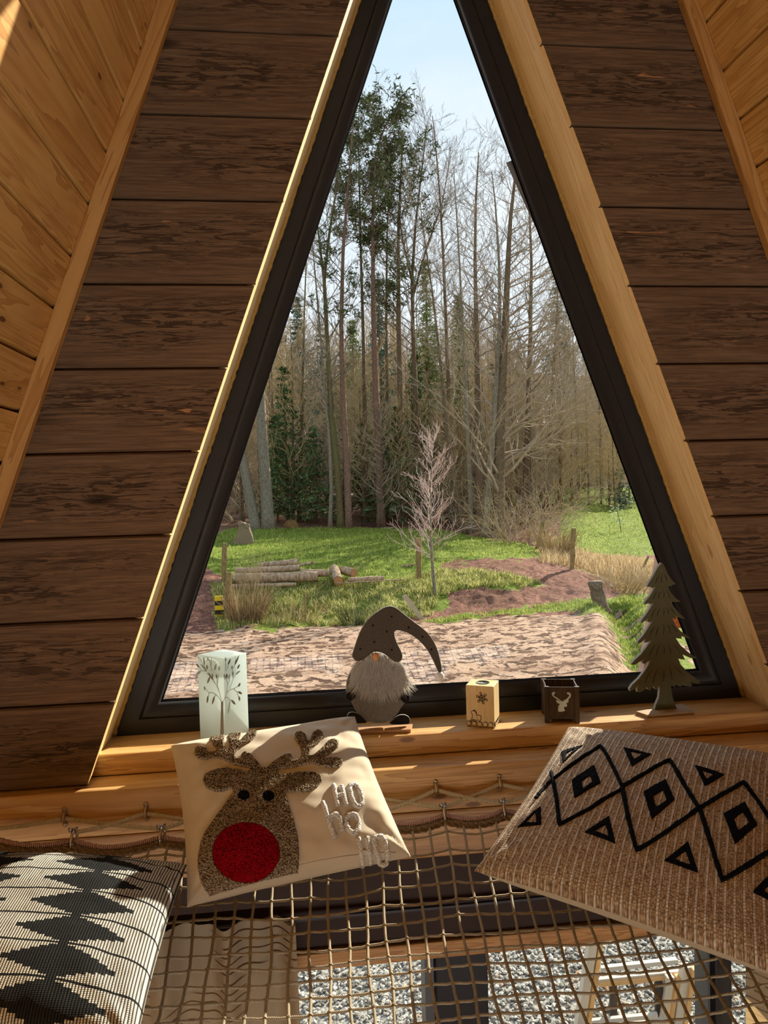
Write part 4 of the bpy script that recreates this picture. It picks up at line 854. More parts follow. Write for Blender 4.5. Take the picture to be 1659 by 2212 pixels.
def region(x, y):
    n1 = noise.noise(Vector((x*1.3, y*1.3, 5))); n2 = noise.noise(Vector((x*4, y*4, 8)))
    p = pr((x, y, height(x, y))) if y > 8 else (0, 9999)
    k = 26 if y < 30 else 10
    q = (p[0]+k*n1*1.2+k*.6*n2, p[1]+(k*.35)*n1+k*.2*n2)
    gr = 0.; dry = 0.; lit = 0.
    if pip(*q, lawn): gr = 1.; dry = .15+.5*max(0, n1)
    elif pip(*q, bank): gr = .85; dry = .45+.5*n1
    elif pip(*q, stripg): gr = .8; dry = .2
    elif pip(*q, rlawn): gr = 1.; dry = .05
    elif pip(*q, rditch): gr = .8 if n1 > -.15 else .2; dry = .3
    elif pip(*q, tan): gr = .7; dry = 1.
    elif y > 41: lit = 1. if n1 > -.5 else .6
    if 21 < y < 60 and sl_out(x, y): gr = 1
    if 50 < y < 60 and x > 15: gr = 1.; lit = 0
    if y > 20.2 and gr == 0 and lit == 0: dry = -1.
    return gr, dry, lit
def sl_out(x, y):
    s_ = (x-C[0])/(y-C[1]); return s_ < -.35 or s_ > .62
gm = bpy.data.meshes.new('ground'); gv = []; gf = []; ga = []
def gpatch(x0, x1, y0, y1, dx, dy):
    X = np.arange(x0, x1+dx*.5, dx); Y = np.arange(y0, y1+dy*.5, dy); b = len(gv)
    for y in Y:
        for x in X:
            gv.append((x, y, height(x, y))); ga.append(region(x, y))
    n = len(X)
    for j in range(len(Y)-1):
        for i in range(n-1): gf.append((b+j*n+i, b+j*n+i+1, b+(j+1)*n+i+1, b+(j+1)*n+i))
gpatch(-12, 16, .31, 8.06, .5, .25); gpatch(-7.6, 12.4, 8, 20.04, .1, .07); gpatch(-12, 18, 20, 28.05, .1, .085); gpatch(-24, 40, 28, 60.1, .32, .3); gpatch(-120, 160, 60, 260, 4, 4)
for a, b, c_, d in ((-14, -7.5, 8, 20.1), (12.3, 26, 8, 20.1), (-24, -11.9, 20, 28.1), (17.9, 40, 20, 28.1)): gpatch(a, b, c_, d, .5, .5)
gm.from_pydata(gv, [], gf)
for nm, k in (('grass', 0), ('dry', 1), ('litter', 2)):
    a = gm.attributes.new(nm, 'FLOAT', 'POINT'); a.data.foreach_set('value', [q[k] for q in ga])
gm.polygons.foreach_set('use_smooth', [True]*len(gf))
t = NT('earth_grass_and_mud'); o1 = t.co(); g_, d_, l_ = [t.attr(n).outputs['Fac'] for n in ('grass', 'dry', 'litter')]
n1 = t.noise(o1, 1.3, 5, .62, .3); n2 = t.noise(o1, 7, 6, .7, .6); n3 = t.noise(o1, 38, 4, .7); nst = t.noise(t.co(sc=(1., 1.4, 1)), 2.6, 4, .62, .8)
clod = t.sstep(t.math('ADD', t.math('MULTIPLY', nst, .7), t.math('MULTIPLY', n2, .3)), .50, .54)
mud = t.ramp(n3, [(.3, (176, 136, 110)), (.7, (230, 200, 172))]); mudd = t.ramp(n3, [(.3, (46, 32, 25)), (.7, (112, 82, 62))])
mud = t.mix(t.math('MULTIPLY', clod, .95), mud, mudd)
red = t.ramp(t.math('ADD', t.math('MULTIPLY', n3, .5), t.math('MULTIPLY', n2, .5)), [(.38, (78, 48, 40)), (.52, (158, 112, 94)), (.66, (206, 160, 136))])
mud = t.mix(t.sstep(t.math('MULTIPLY', d_, -1.), .3, .7), mud, red)
gr = t.ramp(t.math('ADD', t.math('MULTIPLY', n3, .5), t.math('MULTIPLY', n2, .5)), [(.34, (58, 76, 24)), (.5, (126, 148, 54)), (.68, (196, 204, 106))])
dr_ = t.ramp(t.math('ADD', t.math('MULTIPLY', n3, .5), t.math('MULTIPLY', n2, .5)), [(.35, (104, 80, 44)), (.5, (170, 140, 86)), (.7, (214, 190, 136))])
gr = t.mix(t.sstep(t.math('ADD', d_, t.math('MULTIPLY', t.math('SUBTRACT', n2, .5), 1.6)), .25, .85), gr, dr_)
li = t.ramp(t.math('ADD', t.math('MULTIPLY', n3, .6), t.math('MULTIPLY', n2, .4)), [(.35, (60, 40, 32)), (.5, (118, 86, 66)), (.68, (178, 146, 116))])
col = t.mix(t.math('MULTIPLY', t.sstep(t.noise(t.co(sc=(.5, 1., 1)), 1.1, 4, .6), .5, .62), .35), mud, lin((128, 96, 74))) if 0 else mud
mud = t.mix(t.math('MULTIPLY', t.sstep(t.noise(t.co(sc=(.35, 1.1, 1)), 1.3, 5, .65), .48, .6), .45), mud, lin((140, 104, 82)))
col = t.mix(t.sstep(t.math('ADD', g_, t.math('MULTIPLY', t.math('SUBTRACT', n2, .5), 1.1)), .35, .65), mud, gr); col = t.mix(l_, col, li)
bh = t.math('ADD', t.math('MULTIPLY', n3, .35), t.math('ADD', t.math('MULTIPLY', n2, .7), t.math('MULTIPLY', clod, -.6)))
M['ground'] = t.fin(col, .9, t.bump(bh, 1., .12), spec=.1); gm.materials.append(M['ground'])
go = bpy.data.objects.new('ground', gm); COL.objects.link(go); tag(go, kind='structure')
# gravel strip outside the patio door
stone = NT('pale_gravel'); v_ = stone.attr('bid').outputs['Fac']
stone.fin(stone.ramp(v_, [(0, (74, 70, 62)), (.3, (134, 129, 118)), (.7, (186, 180, 166)), (.96, (224, 218, 204)), (1, (196, 140, 84))]), .8, spec=.2)
vv = []; ff = []; bb = []
ic = [Vector(p).normalized() for p in ((0,0,1),(.89,0,.45),(.28,.85,.45),(-.72,.53,.45),(-.72,-.53,.45),(.28,-.85,.45),(.72,.53,-.45),(-.28,.85,-.45),(-.89,0,-.45),(-.28,-.85,-.45),(.72,-.53,-.45),(0,0,-1))]
icf = [(0,1,2),(0,2,3),(0,3,4),(0,4,5),(0,5,1),(1,6,2),(2,7,3),(3,8,4),(4,9,5),(5,10,1),(1,10,6),(2,6,7),(3,7,8),(4,8,9),(5,9,10),(6,11,10),(7,11,6),(8,11,7),(9,11,8),(10,11,9)]
rg = random.Random(3)
for k in range(30000):
    x, y = rg.uniform(-1.4, 4.4), rg.uniform(2.3, 6.4); r = rg.uniform(.011, .021); b = len(vv)
    e = Matrix.Rotation(rg.uniform(0, 6.28), 3, 'Z') @ Matrix.Rotation(rg.uniform(-.6, .6), 3, 'X'); s3 = Vector((r*rg.uniform(.8, 1.5), r*rg.uniform(.6, 1.1), r*rg.uniform(.35, .8)))
    for p in ic: q = e @ Vector((p.x*s3.x, p.y*s3.y, p.z*s3.z))*rg.uniform(.85, 1.1); vv.append((x+q.x, y+q.y, .012+rg.uniform(0, .004)+q.z))
    ff += [tuple(i+b for i in f) for f in icf]; bb += [rg.random()]*12
gm2 = bpy.data.meshes.new('gravel'); gm2.from_pydata(vv, [], ff); a = gm2.attributes.new('bid', 'FLOAT', 'POINT'); a.data.foreach_set('value', bb); gm2.materials.append(stone.mat)
ob = bpy.data.objects.new('gravel', gm2); COL.objects.link(ob); tag(ob, 'pale grey gravel outside the patio door seen through the net', 'gravel', kind='stuff')
mb = MB(); mb.add([(-5, .31, .006), (7, .31, .006), (7, 7.6, .006), (-5, 7.6, .006)], [(0, 1, 2, 3)]); t = NT('gravel_bed'); vf = t.vor(t.co(), 32); mb_mat = t.fin(t.mix(vf.outputs['Distance'], lin((196, 192, 180)), lin((70, 66, 58))), .9)
tag(mb.build('gravel_bed', mb_mat), kind='structure')
# ------------------------------------------------------------------ vegetation helpers
def barkmat(name, a, b, sc=8, moss=None):
    t = NT(name); n = t.noise(t.co('Object', (3, 3, 1)), sc, 5, .65); c = t.ramp(n, [(.3, a), (.7, b)])
    if moss: c = t.mix(t.sstep(t.noise(t.co(), .9, 3, .6), .45, .65), c, lin(moss))
    return t.fin(c, .9, t.bump(n, .6, .03), spec=.1)
M['bark'] = barkmat('grey_brown_bark', (66, 56, 44), (138, 120, 96)); M['barkmoss'] = barkmat('mossy_bark', (60, 54, 36), (128, 114, 80), moss=(102, 100, 64))
M['beech'] = barkmat('pale_beech_bark', (84, 77, 64), (160, 152, 132)); M['pinebark'] = barkmat('reddish_pine_bark', (84, 64, 54), (158, 126, 108))
M['twig'] = barkmat('grey_twigs', (124, 110, 92), (198, 180, 156)); M['twigp'] = barkmat('pale_pinkish_twigs', (178, 150, 138), (240, 216, 200)); M['twigd'] = barkmat('dark_twigs', (90, 80, 66), (158, 142, 120))
M['twigt'] = barkmat('tan_twigs', (146, 124, 90), (214, 192, 148))
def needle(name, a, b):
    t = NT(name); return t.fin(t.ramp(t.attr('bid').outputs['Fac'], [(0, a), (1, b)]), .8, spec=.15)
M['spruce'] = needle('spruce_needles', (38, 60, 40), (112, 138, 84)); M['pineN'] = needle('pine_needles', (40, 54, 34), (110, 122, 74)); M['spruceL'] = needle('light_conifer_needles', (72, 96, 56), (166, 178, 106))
M['farfir'] = needle('bluish_fir_needles', (52, 74, 62), (110, 132, 112))  # distance haze put into the needle colour of the far conifers
def tri_tube(m, pts, rs):
    b = len(m.v)
    for i, p in enumerate(pts):
        q = pts[i+1] if i+1 < len(pts) else pts[i]; a = pts[i-1] if i else pts[i]; d = (q-a); d = d.normalized() if d.length > 0 else Vector((0, 0, 1))
        s_ = d.cross(Vector((.3, .2, .9))); s_ = s_.normalized() if s_.length > 1e-4 else Vector((1, 0, 0)); w_ = d.cross(s_)
        for k in range(3): a_ = 2.094*k; o_ = p+(s_*math.cos(a_)+w_*math.sin(a_))*rs[i]; m.v.append((o_.x, o_.y, o_.z))
        m.b += [.5]*3; m.w += [.5]*3; m.uv += [(0, 0)]*3
    for i in range(len(pts)-1):
        for k in range(3): m.f.append((b+i*3+k, b+i*3+(k+1) % 3, b+i*3+3+(k+1) % 3, b+i*3+3+k)); m.m.append(0)
def branch(m, rg, p, d, L, r, lev, up=.25, kids=(6, 5, 4), rmin=.006, tips=None, spread=.7):
    n = 5 if lev >= 2 else (4 if lev == 1 else 3); pts = [p.copy()]; dirs = [d]
    for i in range(n):
        d = (d+Vector((rg.gauss(0, .16), rg.gauss(0, .16), rg.gauss(0, .12)+up*.28))).normalized(); p = p+d*(L/n); pts.append(p.copy()); dirs.append(d)
    tri_tube(m, pts, [max(rmin*(.7 if lev == 0 else 1), r*(1-.8*i/n)) for i in range(n+1)])
    if tips is not None and lev == 0: tips.append((pts[-1], dirs[-1])); tips.append((pts[1], dirs[1]))
    if lev > 0:
        for k in range(kids[-lev]):
            f = .15+.85*(k+rg.random())/kids[-lev]; i = min(n-1, int(f*n)); q = pts[i].lerp(pts[i+1], f*n-i); dd = dirs[min(i+1, n)]
            s_ = Vector((rg.gauss(0, 1), rg.gauss(0, 1), rg.gauss(0, .8))); s_ = (s_-dd*s_.dot(dd)).normalized()
            branch(m, rg, q, (dd+s_*spread*rg.uniform(.6, 1.3)).normalized(), L*rg.uniform(.34, .55)*(1.1-f*.45), r*.42, lev-1, up, kids, rmin, tips, spread)
def trunk_path(pxs, Y, root=True):
    P = [at(px, py, Y) for px, py in pxs]
    if root: g0 = P[0].copy(); g0.z = height(g0.x, Y)-.15; P = [g0]+([P[0]] if P[0].z > g0.z+.3 else [])+P[1:]
    return P
def samp(P, f):
    L = [0]
    for a, b in zip(P[:-1], P[1:]): L.append(L[-1]+(b-a).length)
    s_ = f*L[-1]
    for i in range(len(P)-1):
        if s_ <= L[i+1]+1e-9: return P[i].lerp(P[i+1], (s_-L[i])/(L[i+1]-L[i])), (P[i+1]-P[i]).normalized()
    return P[-1], (P[-1]-P[-2]).normalized()
def smoothP(P, n=24): return [samp(P, i/n)[0] for i in range(n+1)]
def tuftcards(m, rg, c, R, n, sz, flat=.6):
    for _ in range(n):
        q = Vector((rg.gauss(0, R*.5), rg.gauss(0, R*.5), rg.gauss(0, R*.5*flat)))+c; a = Vector((rg.gauss(0, 1), rg.gauss(0, 1), rg.gauss(0, .8))).normalized(); b = a.cross(Vector((rg.gauss(0, 1), rg.gauss(0, 1), rg.gauss(0, 1)))).normalized()
        s_ = sz*rg.uniform(.6, 1.4); k = len(m.v)
        for p in (q-a*s_, q+b*s_*.22, q+a*s_, q-b*s_*.22): m.v.append((p.x, p.y, p.z))
        bid = rg.random(); m.b += [bid]*4; m.w += [.5]*4; m.uv += [(0, 0)]*4; m.f.append((k, k+1, k+2, k+3)); m.m.append(0)
def tree(label, pxs, Y, r, kind='bare', bark='bark', twig='twigd', nb=34, f0=.35, Lf=.22, up=.45, seed=1, forks=(), kids=(7, 5, 5), crown=None, group=None, rmin=.0075, side=None):
    rg = random.Random(seed); P = smoothP(trunk_path(pxs, Y)); base = P[0]; hgt_ = (P[-1]-P[0]).length
    root = empty('bare_tree' if kind == 'bare' else 'pine_tree', base, label, 'tree', group)
    m_ = MB(); rs = [r*(1.18 if i == 0 else 1)*(1-.86*(i/24)**1.1) for i in range(25)]; rs[0] *= 1.15; m_.tube(P, rs, 9)
    paths = [(P, r)]
    for fk in forks:
        FP = smoothP([at(px, py, Y+.2) for px, py in fk], 14); m_.tube(FP, [r*.42*(1-.8*i/14) for i in range(15)], 7); paths.append((FP, r*.6))
    m_.build('trunk', M[bark], root, smooth=True)
    b_ = MB(); tips = []
    for PP, rr in paths:
        for k in range(int(nb*(1 if PP is P else .5))):
            f = (f0 if PP is P else .15)+(1-(f0 if PP is P else .15))*(k+rg.random())/max(1, int(nb*(1 if PP is P else .5))); q, dd = samp(PP, min(.995, f)); a = rg.uniform(0, 6.28)
            if side is not None and rg.random() < .6: a = side+rg.uniform(-.6, .6)
            s_ = Vector((math.cos(a), math.sin(a)*.8, 0)); L = hgt_*Lf*rg.uniform(.55, 1.2)*(1.15-.75*f if kind == 'bare' else (1.1-.9*abs(f-.8)))
            branch(b_, rg, q, (s_+dd*rg.uniform(.25, .9)).normalized(), L, max(.012, rr*.30*(1.15-f)), 2, up, kids, rmin, tips)
    b_.build('branches', M[twig], root)
    if kind == 'pine':
        c_ = MB()
        for q, dd in tips:
            if rg.random() < (crown or .5): tuftcards(c_, rg, q, .30, 9, .15)
        c_.build('needle_foliage', M['pineN'], root)
    return root
# named trunks at the wood's edge
TR = [
 ('broad pale-barked beech trunk rising at the window\'s left edge above the lawn', [(580,1142),(573,1040),(566,940),(562,840),(566,700),(580,520),(600,400)], 40, .36, dict(bark='beech', f0=.5, seed=2, nb=26)),
 ('leaning pale trunk at the far left edge of the wood, beside the broad beech', [(552,1135),(540,1080),(526,1000),(512,900),(500,780),(490,640)], 40, .30, dict(bark='beech', f0=.5, seed=3, nb=16)),
 ('slender grey trunk just left of the mossy forked tree', [(713,1125),(716,1060),(712,950),(702,850),(690,700),(678,560),(668,460)], 41, .12, dict(bark='beech', twig='twig', seed=4, nb=26)),
 ('mossy forked tree with a thick trunk and two upright stems', [(735,1112),(727,1000),(716,900),(710,800),(704,680),(700,600),(712,500),(728,400),(735,330)], 41, .21, dict(bark='barkmoss', seed=5, forks=([(701,610),(692,540),(684,470),(684,400)],), nb=40, f0=.3)),
 ('straight reddish pine trunk right of the mossy forked tree', [(752,1105),(748,980),(741,860),(737,700),(741,540),(752,400),(760,300),(764,260)], 41, .21, dict(kind='pine', bark='pinebark', seed=6, f0=.45, nb=34, Lf=.11, crown=.14)),
 ('tall pine with the densest dark crown against the sky', [(822,1092),(818,980),(812,850),(806,650),(805,450),(812,330),(822,300),(836,262)], 42, .25, dict(kind='pine', bark='pinebark', seed=7, f0=.66, nb=40, Lf=.10, crown=.32)),
 ('pine with thin dark crown left of the densest one', [(790,1090),(788,900),(784,700),(778,500),(776,380),(774,280),(776,230)], 44, .16, dict(kind='pine', bark='bark', seed=8, f0=.66, nb=26, Lf=.08, crown=.34)),
 ('tall dark trunk directly behind the gnome\'s hat tip, patchy pine crown', [(868,1090),(865,900),(861,700),(860,520),(864,420),(868,340),(872,300)], 43, .24, dict(kind='pine', bark='bark', seed=9, f0=.5, nb=46, Lf=.14, crown=.22)),
 ('thin leaning alder crossing behind the bare sapling', [(1006,1162),(990,1080),(972,980),(955,820),(935,640),(915,500),(905,420)], 38, .13, dict(bark='bark', twig='twig', seed=10, f0=.4, nb=30)),
 ('bare tree with wide fan-shaped crown right of the pines', [(905,1092),(900,900),(892,720),(890,600),(898,480),(912,360),(922,270)], 45, .2, dict(bark='bark', seed=11, f0=.42, nb=48, Lf=.26, forks=([(892,640),(920,540),(955,440),(975,330)],[(893,620),(870,520),(858,420)]))),
 ('slim grey alder stem left of the pale leaning trunk', [(1019,1160),(1015,1050),(1008,900),(1000,720),(992,560),(985,440),(980,360)], 38, .13, dict(bark='beech', twig='twig', seed=12, f0=.4, nb=30)),
 ('pale leaning trunk beside the thick rough-barked alder', [(1047,1162),(1056,1060),(1064,960),(1072,840),(1080,690),(1078,560),(1070,440),(1062,370)], 37, .19, dict(bark='beech', seed=13, f0=.45, nb=34, Lf=.22)),
 ('thick rough-barked alder with long branches sweeping to the right', [(1077,1158),(1078,1040),(1082,900),(1090,740),(1096,600),(1102,480),(1112,390),(1118,330)], 37, .34, dict(bark='bark', twig='twig', seed=14, f0=.12, nb=64, Lf=.30, up=.2, side=.1, kids=(8, 6, 5))),
 ('dark upright trunk between the slim alder and the pale leaning trunk', [(1036,1155),(1034,1000),(1032,850),(1029,700),(1026,560),(1028,430),(1034,330)], 41, .24, dict(bark='bark', seed=15, f0=.45, nb=44, Lf=.2)),
 ('bare tree with upright crown in the gap above the sapling', [(978,1095),(972,900),(964,720),(958,560),(950,420),(940,300),(934,250)], 46, .18, dict(bark='bark', seed=16, f0=.4, nb=44, Lf=.2)),
 ('dense twiggy crown touching the window\'s right edge near the grey flashing', [(1135,1085),(1140,900),(1146,720),(1148,560),(1142,420),(1130,330)], 42, .2, dict(bark='bark', seed=17, f0=.35, nb=56, Lf=.24)),
 ('bare tree rising at the right behind the flashing, grey twigs', [(1182,1075),(1188,940),(1196,800),(1204,660),(1206,560)], 44, .17, dict(bark='bark', twig='twig', seed=18, f0=.2, nb=56, Lf=.34)),
 ('thin yellowish trunk on the far right above the wire fence', [(1250,1068),(1249,980),(1246,900),(1240,800),(1236,700)], 52, .13, dict(bark='barkmoss', twig='twig', seed=19, f0=.3, nb=50, Lf=.34)),
 ('slender tree between the beech and the mossy forked tree', [(646,1112),(650,980),(653,860),(656,720),(660,600),(664,500)], 44, .13, dict(bark='barkmoss', twig='twigt', seed=20, f0=.3, nb=44, Lf=.22)),
 ('bare grey tree above the small fir at the right', [(1300,1060),(1298,960),(1294,860),(1290,780)], 56, .16, dict(bark='bark', twig='twig', seed=21, f0=.15, nb=56, Lf=.45)),
 ('spreading bare tree behind the wire fence at the right', [(1212,1062),(1214,960),(1217,860),(1222,760),(1222,680)], 50, .16, dict(bark='beech', twig='twig', seed=22, f0=.2, nb=60, Lf=.42)),
 ('dark slender trunk between the two tall pines', [(840,1095),(838,900),(834,700),(836,500),(842,380),(848,300)], 46, .14, dict(bark='bark', seed=23, f0=.4, nb=40, Lf=.16)),
]
for lab, pxs, Y, r, kw in TR: tree(lab, pxs, Y, r, **kw)
# young bare birch in front
def sapling():
    rg = random.Random(5); P = smoothP(trunk_path([(940,1278),(934,1220),(930,1150),(930,1080),(932,1020),(936,960),(938,935)], 22.6)); root = empty('birch_sapling', P[0], 'bare young birch with pale pinkish twigs standing on the grassy bank', 'tree')
    m_ = MB(); m_.tube(P, [.062*(1-.88*i/24) for i in range(25)], 8); m_.build('trunk', M['beech'], root, smooth=True); b_ = MB()
    for k in range(56):
        f = .22+.76*(k+rg.random())/56; q, dd = samp(P, f); a = rg.uniform(0, 6.28)
        branch(b_, rg, q, (Vector((math.cos(a), math.sin(a), 0))*.95+Vector((0, 0, .6))).normalized(), 1.75*(1.12-f*.75)*rg.uniform(.7, 1.2), .016, 2, .5, (6, 4, 3), .0055)
    b_.build('branches', M['twigp'], root)
sapling()
def spruce(label, px, py_base, py_top, Y, hw_px, mat='spruce', seed=0, dens=1.5, group=None, bare=.12, name='spruce_tree'):
    hw_px *= 1.3
    rg = random.Random(seed+100); b0 = at(px, py_base, Y); top = at(px, py_top, Y); zg_ = height(b0.x, Y)-.1; Hh = top.z-zg_; hw = hw_px/F*(Y+1.9)
    root = empty(name, (b0.x, Y, zg_), label, 'tree', group); m_ = MB(); m_.tube([(b0.x, Y, zg_), (b0.x, Y, zg_+Hh*.5), (b0.x, Y, zg_+Hh)], [max(.05, Hh*.012), Hh*.008, .01], 7); m_.build('trunk', M['bark'], root, smooth=True)
    c_ = MB(); nl = int(Hh*3.2*dens)
    for i in range(nl):
        f = bare+(1-bare)*(i+rg.random())/nl; R = hw*(1.02-f)**.8*rg.uniform(.7, 1.15)
        for k in range(6):
            a = rg.uniform(0, 6.28); st = max(2, int(R*3.4))
            for j in range(st):
                rr = R*(j+.6)/st; q = Vector((b0.x+math.cos(a)*rr, Y+math.sin(a)*rr, zg_+Hh*f-rr*.32+.12*(rr/R)**2*R)); tuftcards(c_, rg, q, .22, 4, .17, .4)
    c_.build('needle_foliage', M[mat], root); return root
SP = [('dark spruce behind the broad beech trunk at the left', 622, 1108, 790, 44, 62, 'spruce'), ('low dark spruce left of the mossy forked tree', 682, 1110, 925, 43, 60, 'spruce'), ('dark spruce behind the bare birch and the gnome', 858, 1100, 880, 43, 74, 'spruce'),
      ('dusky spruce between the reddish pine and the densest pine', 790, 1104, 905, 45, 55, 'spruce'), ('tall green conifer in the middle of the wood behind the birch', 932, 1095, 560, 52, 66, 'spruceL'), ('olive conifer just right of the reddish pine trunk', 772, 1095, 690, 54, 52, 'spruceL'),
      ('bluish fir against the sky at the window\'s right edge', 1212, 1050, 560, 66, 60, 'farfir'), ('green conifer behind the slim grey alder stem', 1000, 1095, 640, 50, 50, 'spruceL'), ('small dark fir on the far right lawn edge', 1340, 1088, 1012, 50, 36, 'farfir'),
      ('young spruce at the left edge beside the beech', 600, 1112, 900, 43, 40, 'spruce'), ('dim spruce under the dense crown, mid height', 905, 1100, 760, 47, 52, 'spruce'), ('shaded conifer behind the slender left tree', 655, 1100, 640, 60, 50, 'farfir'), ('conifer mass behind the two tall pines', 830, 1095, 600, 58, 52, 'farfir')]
for i, (lab, px, pb, pt_, Y, hw, mt) in enumerate(SP): spruce(lab, px, pb, pt_, Y, hw, mt, i, name='fir_tree' if 'fir' in lab.split() else 'spruce_tree', bare=.02 if Y == 50 and px > 1300 else .1)
# repeated trees on the wooded hillside (copies share mesh data)
def proto_bare(seed, Ht, twig):
    rg = random.Random(seed); root = empty('hillside_tree', (0, 0, 0), 'bare grey-brown tree among many on the wooded hillside behind', 'tree', 'bare trees on the hillside')
    P = [Vector((0, 0, 0)), Vector((rg.uniform(-.3, .3), 0, Ht*.4)), Vector((rg.uniform(-.6, .6), 0, Ht*.75)), Vector((rg.uniform(-.8, .8), 0, Ht))]; P = smoothP(P, 10)
    m_ = MB(); m_.tube(P, [.17*(1-.88*i/10) for i in range(11)], 6); m_.build('trunk', M['bark'], root, smooth=True); b_ = MB()
    for k in range(46):
        f = .15+.84*(k+rg.random())/46; q, dd = samp(P, f); a = rg.uniform(0, 6.28); branch(b_, rg, q, (Vector((math.cos(a), math.sin(a), 0))+Vector((0, 0, rg.uniform(.3, .9)))).normalized(), Ht*.27*(1.2-f*.7)*rg.uniform(.6, 1.2), .05, 2, .4, (7, 5, 4), .011)
    b_.build('branches', M[twig], root); return root
def copy_tree(o, loc, rz, sc, label=None):
    r = o.copy(); COL.objects.link(r); r.location = loc; r.rotation_euler = (0, 0, rz); r.scale = (sc, sc, sc)
    if label: r['label'] = label
    for ch in list(o.children):
        c_ = ch.copy(); COL.objects.link(c_); c_.parent = r; c_.matrix_parent_inverse = ch.matrix_parent_inverse.copy()
    return r
protos = [proto_bare(31, 13, 'twig'), proto_bare(32, 15, 'twigt'), proto_bare(33, 12, 'twigt'), proto_bare(34, 14, 'twig')]
rg = random.Random(77); first = [True]*4; n = 0
spots = []
while len(spots) < 220:
    Y = 43+97*rg.random()**1.9; px = rg.uniform(430, 1420); d = ray(px, 1000); x = C[0]+d.x/d.y*(Y-C[1])
    if px > 1150 and Y < 56: continue
    if any((x-a)**2+(Y-b)**2 < (1.8+Y*.012)**2 for a, b in spots): 
        if rg.random() < .95: continue
    spots.append((x, Y))
for k in range(26):
    Y = rg.uniform(46, 60); d = ray(rg.uniform(1090, 1400), 1000); spots.append((C[0]+d.x/d.y*(Y-C[1]), Y))
low = set()
for k in range(34):
    Y = rg.uniform(41.5, 49); d = ray(rg.uniform(540, 1230) if k % 4 == 0 else rg.uniform(930, 1260), 1000); low.add(len(spots)); spots.append((C[0]+d.x/d.y*(Y-C[1]), Y))
for i, (x, Y) in enumerate(spots):
    k = rg.randrange(4); z = height(x, Y)-.1; sc = rg.uniform(.6, 1.0)*(.8 if Y < 55 else 1.)
    if (x-C[0])/(Y-C[1]) > .30: sc *= .7
    if i in low: sc = rg.uniform(.38, .62)
    if first[k]: first[k] = False; protos[k].location = (x, Y, z); protos[k].scale = (sc,)*3
    else: copy_tree(protos[k], (x, Y, z), rg.uniform(0, 6.28), sc)
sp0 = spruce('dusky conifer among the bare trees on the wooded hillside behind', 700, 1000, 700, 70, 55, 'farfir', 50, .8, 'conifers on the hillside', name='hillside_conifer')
for i in range(26):
    Y = 58+80*rg.random(); px = rg.uniform(500, 1330); d = ray(px, 1000); x = C[0]+d.x/d.y*(Y-C[1]); copy_tree(sp0, (x, Y, height(x, Y)-.2), rg.uniform(0, 6.28), rg.uniform(.5, .95))
# undergrowth: bare shrubs, copies
def proto_shrub(seed, Ht, twig, label, group):
    rg = random.Random(seed); root = empty('bare_shrub', (0, 0, 0), label, 'shrub', group); b_ = MB()
    for k in range(13):
        a = rg.uniform(0, 6.28); branch(b_, rg, Vector((math.cos(a)*.5, math.sin(a)*.5, 0)), (Vector((math.cos(a), math.sin(a), 0))*rg.uniform(.3, 1.6)+Vector((0, 0, 1))).normalized(), Ht*rg.uniform(.6, 1.1), .022, 2, -.05, (6, 5, 4), .006, None, 1.1)
    b_.build('stems', M[twig], root); return root
sh1 = proto_shrub(3, 3.0, 'twig', 'tangled bare shrub at the foot of the wood', 'bare shrubs at the wood edge'); sh2 = proto_shrub(4, 3.4, 'twigt', 'tangled bare shrub at the foot of the wood', 'bare shrubs at the wood edge')
pts = [(1110,1150,34),(1140,1130,36),(1170,1110,38),(1125,1160,33),(1155,1150,34),(1190,1085,42),(1230,1075,48),(1095,1150,36),(640,1105,45),(690,1105,46),(905,1108,43),(960,1110,42),(990,1130,41),(1265,1070,52),(760,1100,47),(1380,1070,52),(880,1110,44),(1060,1110,43),(1200,1060,55),(560,1110,46),(1320,1062,58),(520,1120,44)]
for i, (px, py, Y) in enumerate(pts):
    o = (sh1, sh2)[i % 2]; p = at(px, py, Y); loc = (p.x, Y, height(p.x, Y)-.1); s_ = rg.uniform(.8, 1.35)
    if i < 2: o.location = loc; o.scale = (s_,)*3
    else: copy_tree(o, loc, rg.uniform(0, 6.28), s_)
# ------------------------------------------------------------------ grasses
def blades(name, label, cat, spots_, mat, hmin, hmax, w, lean=.5, kind='stuff'):
    m_ = MB(); rr = random.Random(len(spots_))
    for x, y in spots_:
        z = height(x, y)-.01; h_ = rr.uniform(hmin, hmax); a = rr.uniform(0, 6.28); l = rr.gauss(0, lean)*h_; dx, dy = math.cos(a), math.sin(a); wx, wy = -math.sin(a+.7)*w, math.cos(a+.7)*w; k = len(m_.v)
        for p in ((x-wx, y-wy, z), (x+wx, y+wy, z), (x+wx*.8+dx*l*.35, y+wy*.8+dy*l*.35, z+h_*.55), (x-wx*.8+dx*l*.35, y-wy*.8+dy*l*.35, z+h_*.55), (x+dx*l, y+dy*l, z+h_)): m_.v.append(p)
        b_ = rr.random(); m_.b += [b_]*5; m_.w += [.5]*5; m_.uv += [(0, 0)]*5; m_.f += [(k, k+1, k+2, k+3), (k+3, k+2, k+4)]; m_.m += [0, 0]
    o = m_.build(name, mat); tag(o, label, cat, kind=kind); return o
def leafmat(name, stops):
    t = NT(name); t.fin(t.ramp(t.attr('bid').outputs['Fac'], stops), .7, spec=.15); tl = t.n('ShaderNodeBsdfTranslucent'); t.l(t.p.inputs['Base Color'].links[0].from_socket, tl.inputs[0]); mx = t.n('ShaderNodeMixShader'); mx.inputs[0].default_value = .4
    t.l(t.p.outputs[0], mx.inputs[1]); t.l(tl.outputs[0], mx.inputs[2]); t.l(mx.outputs[0], t.out.inputs[0]); return t.mat
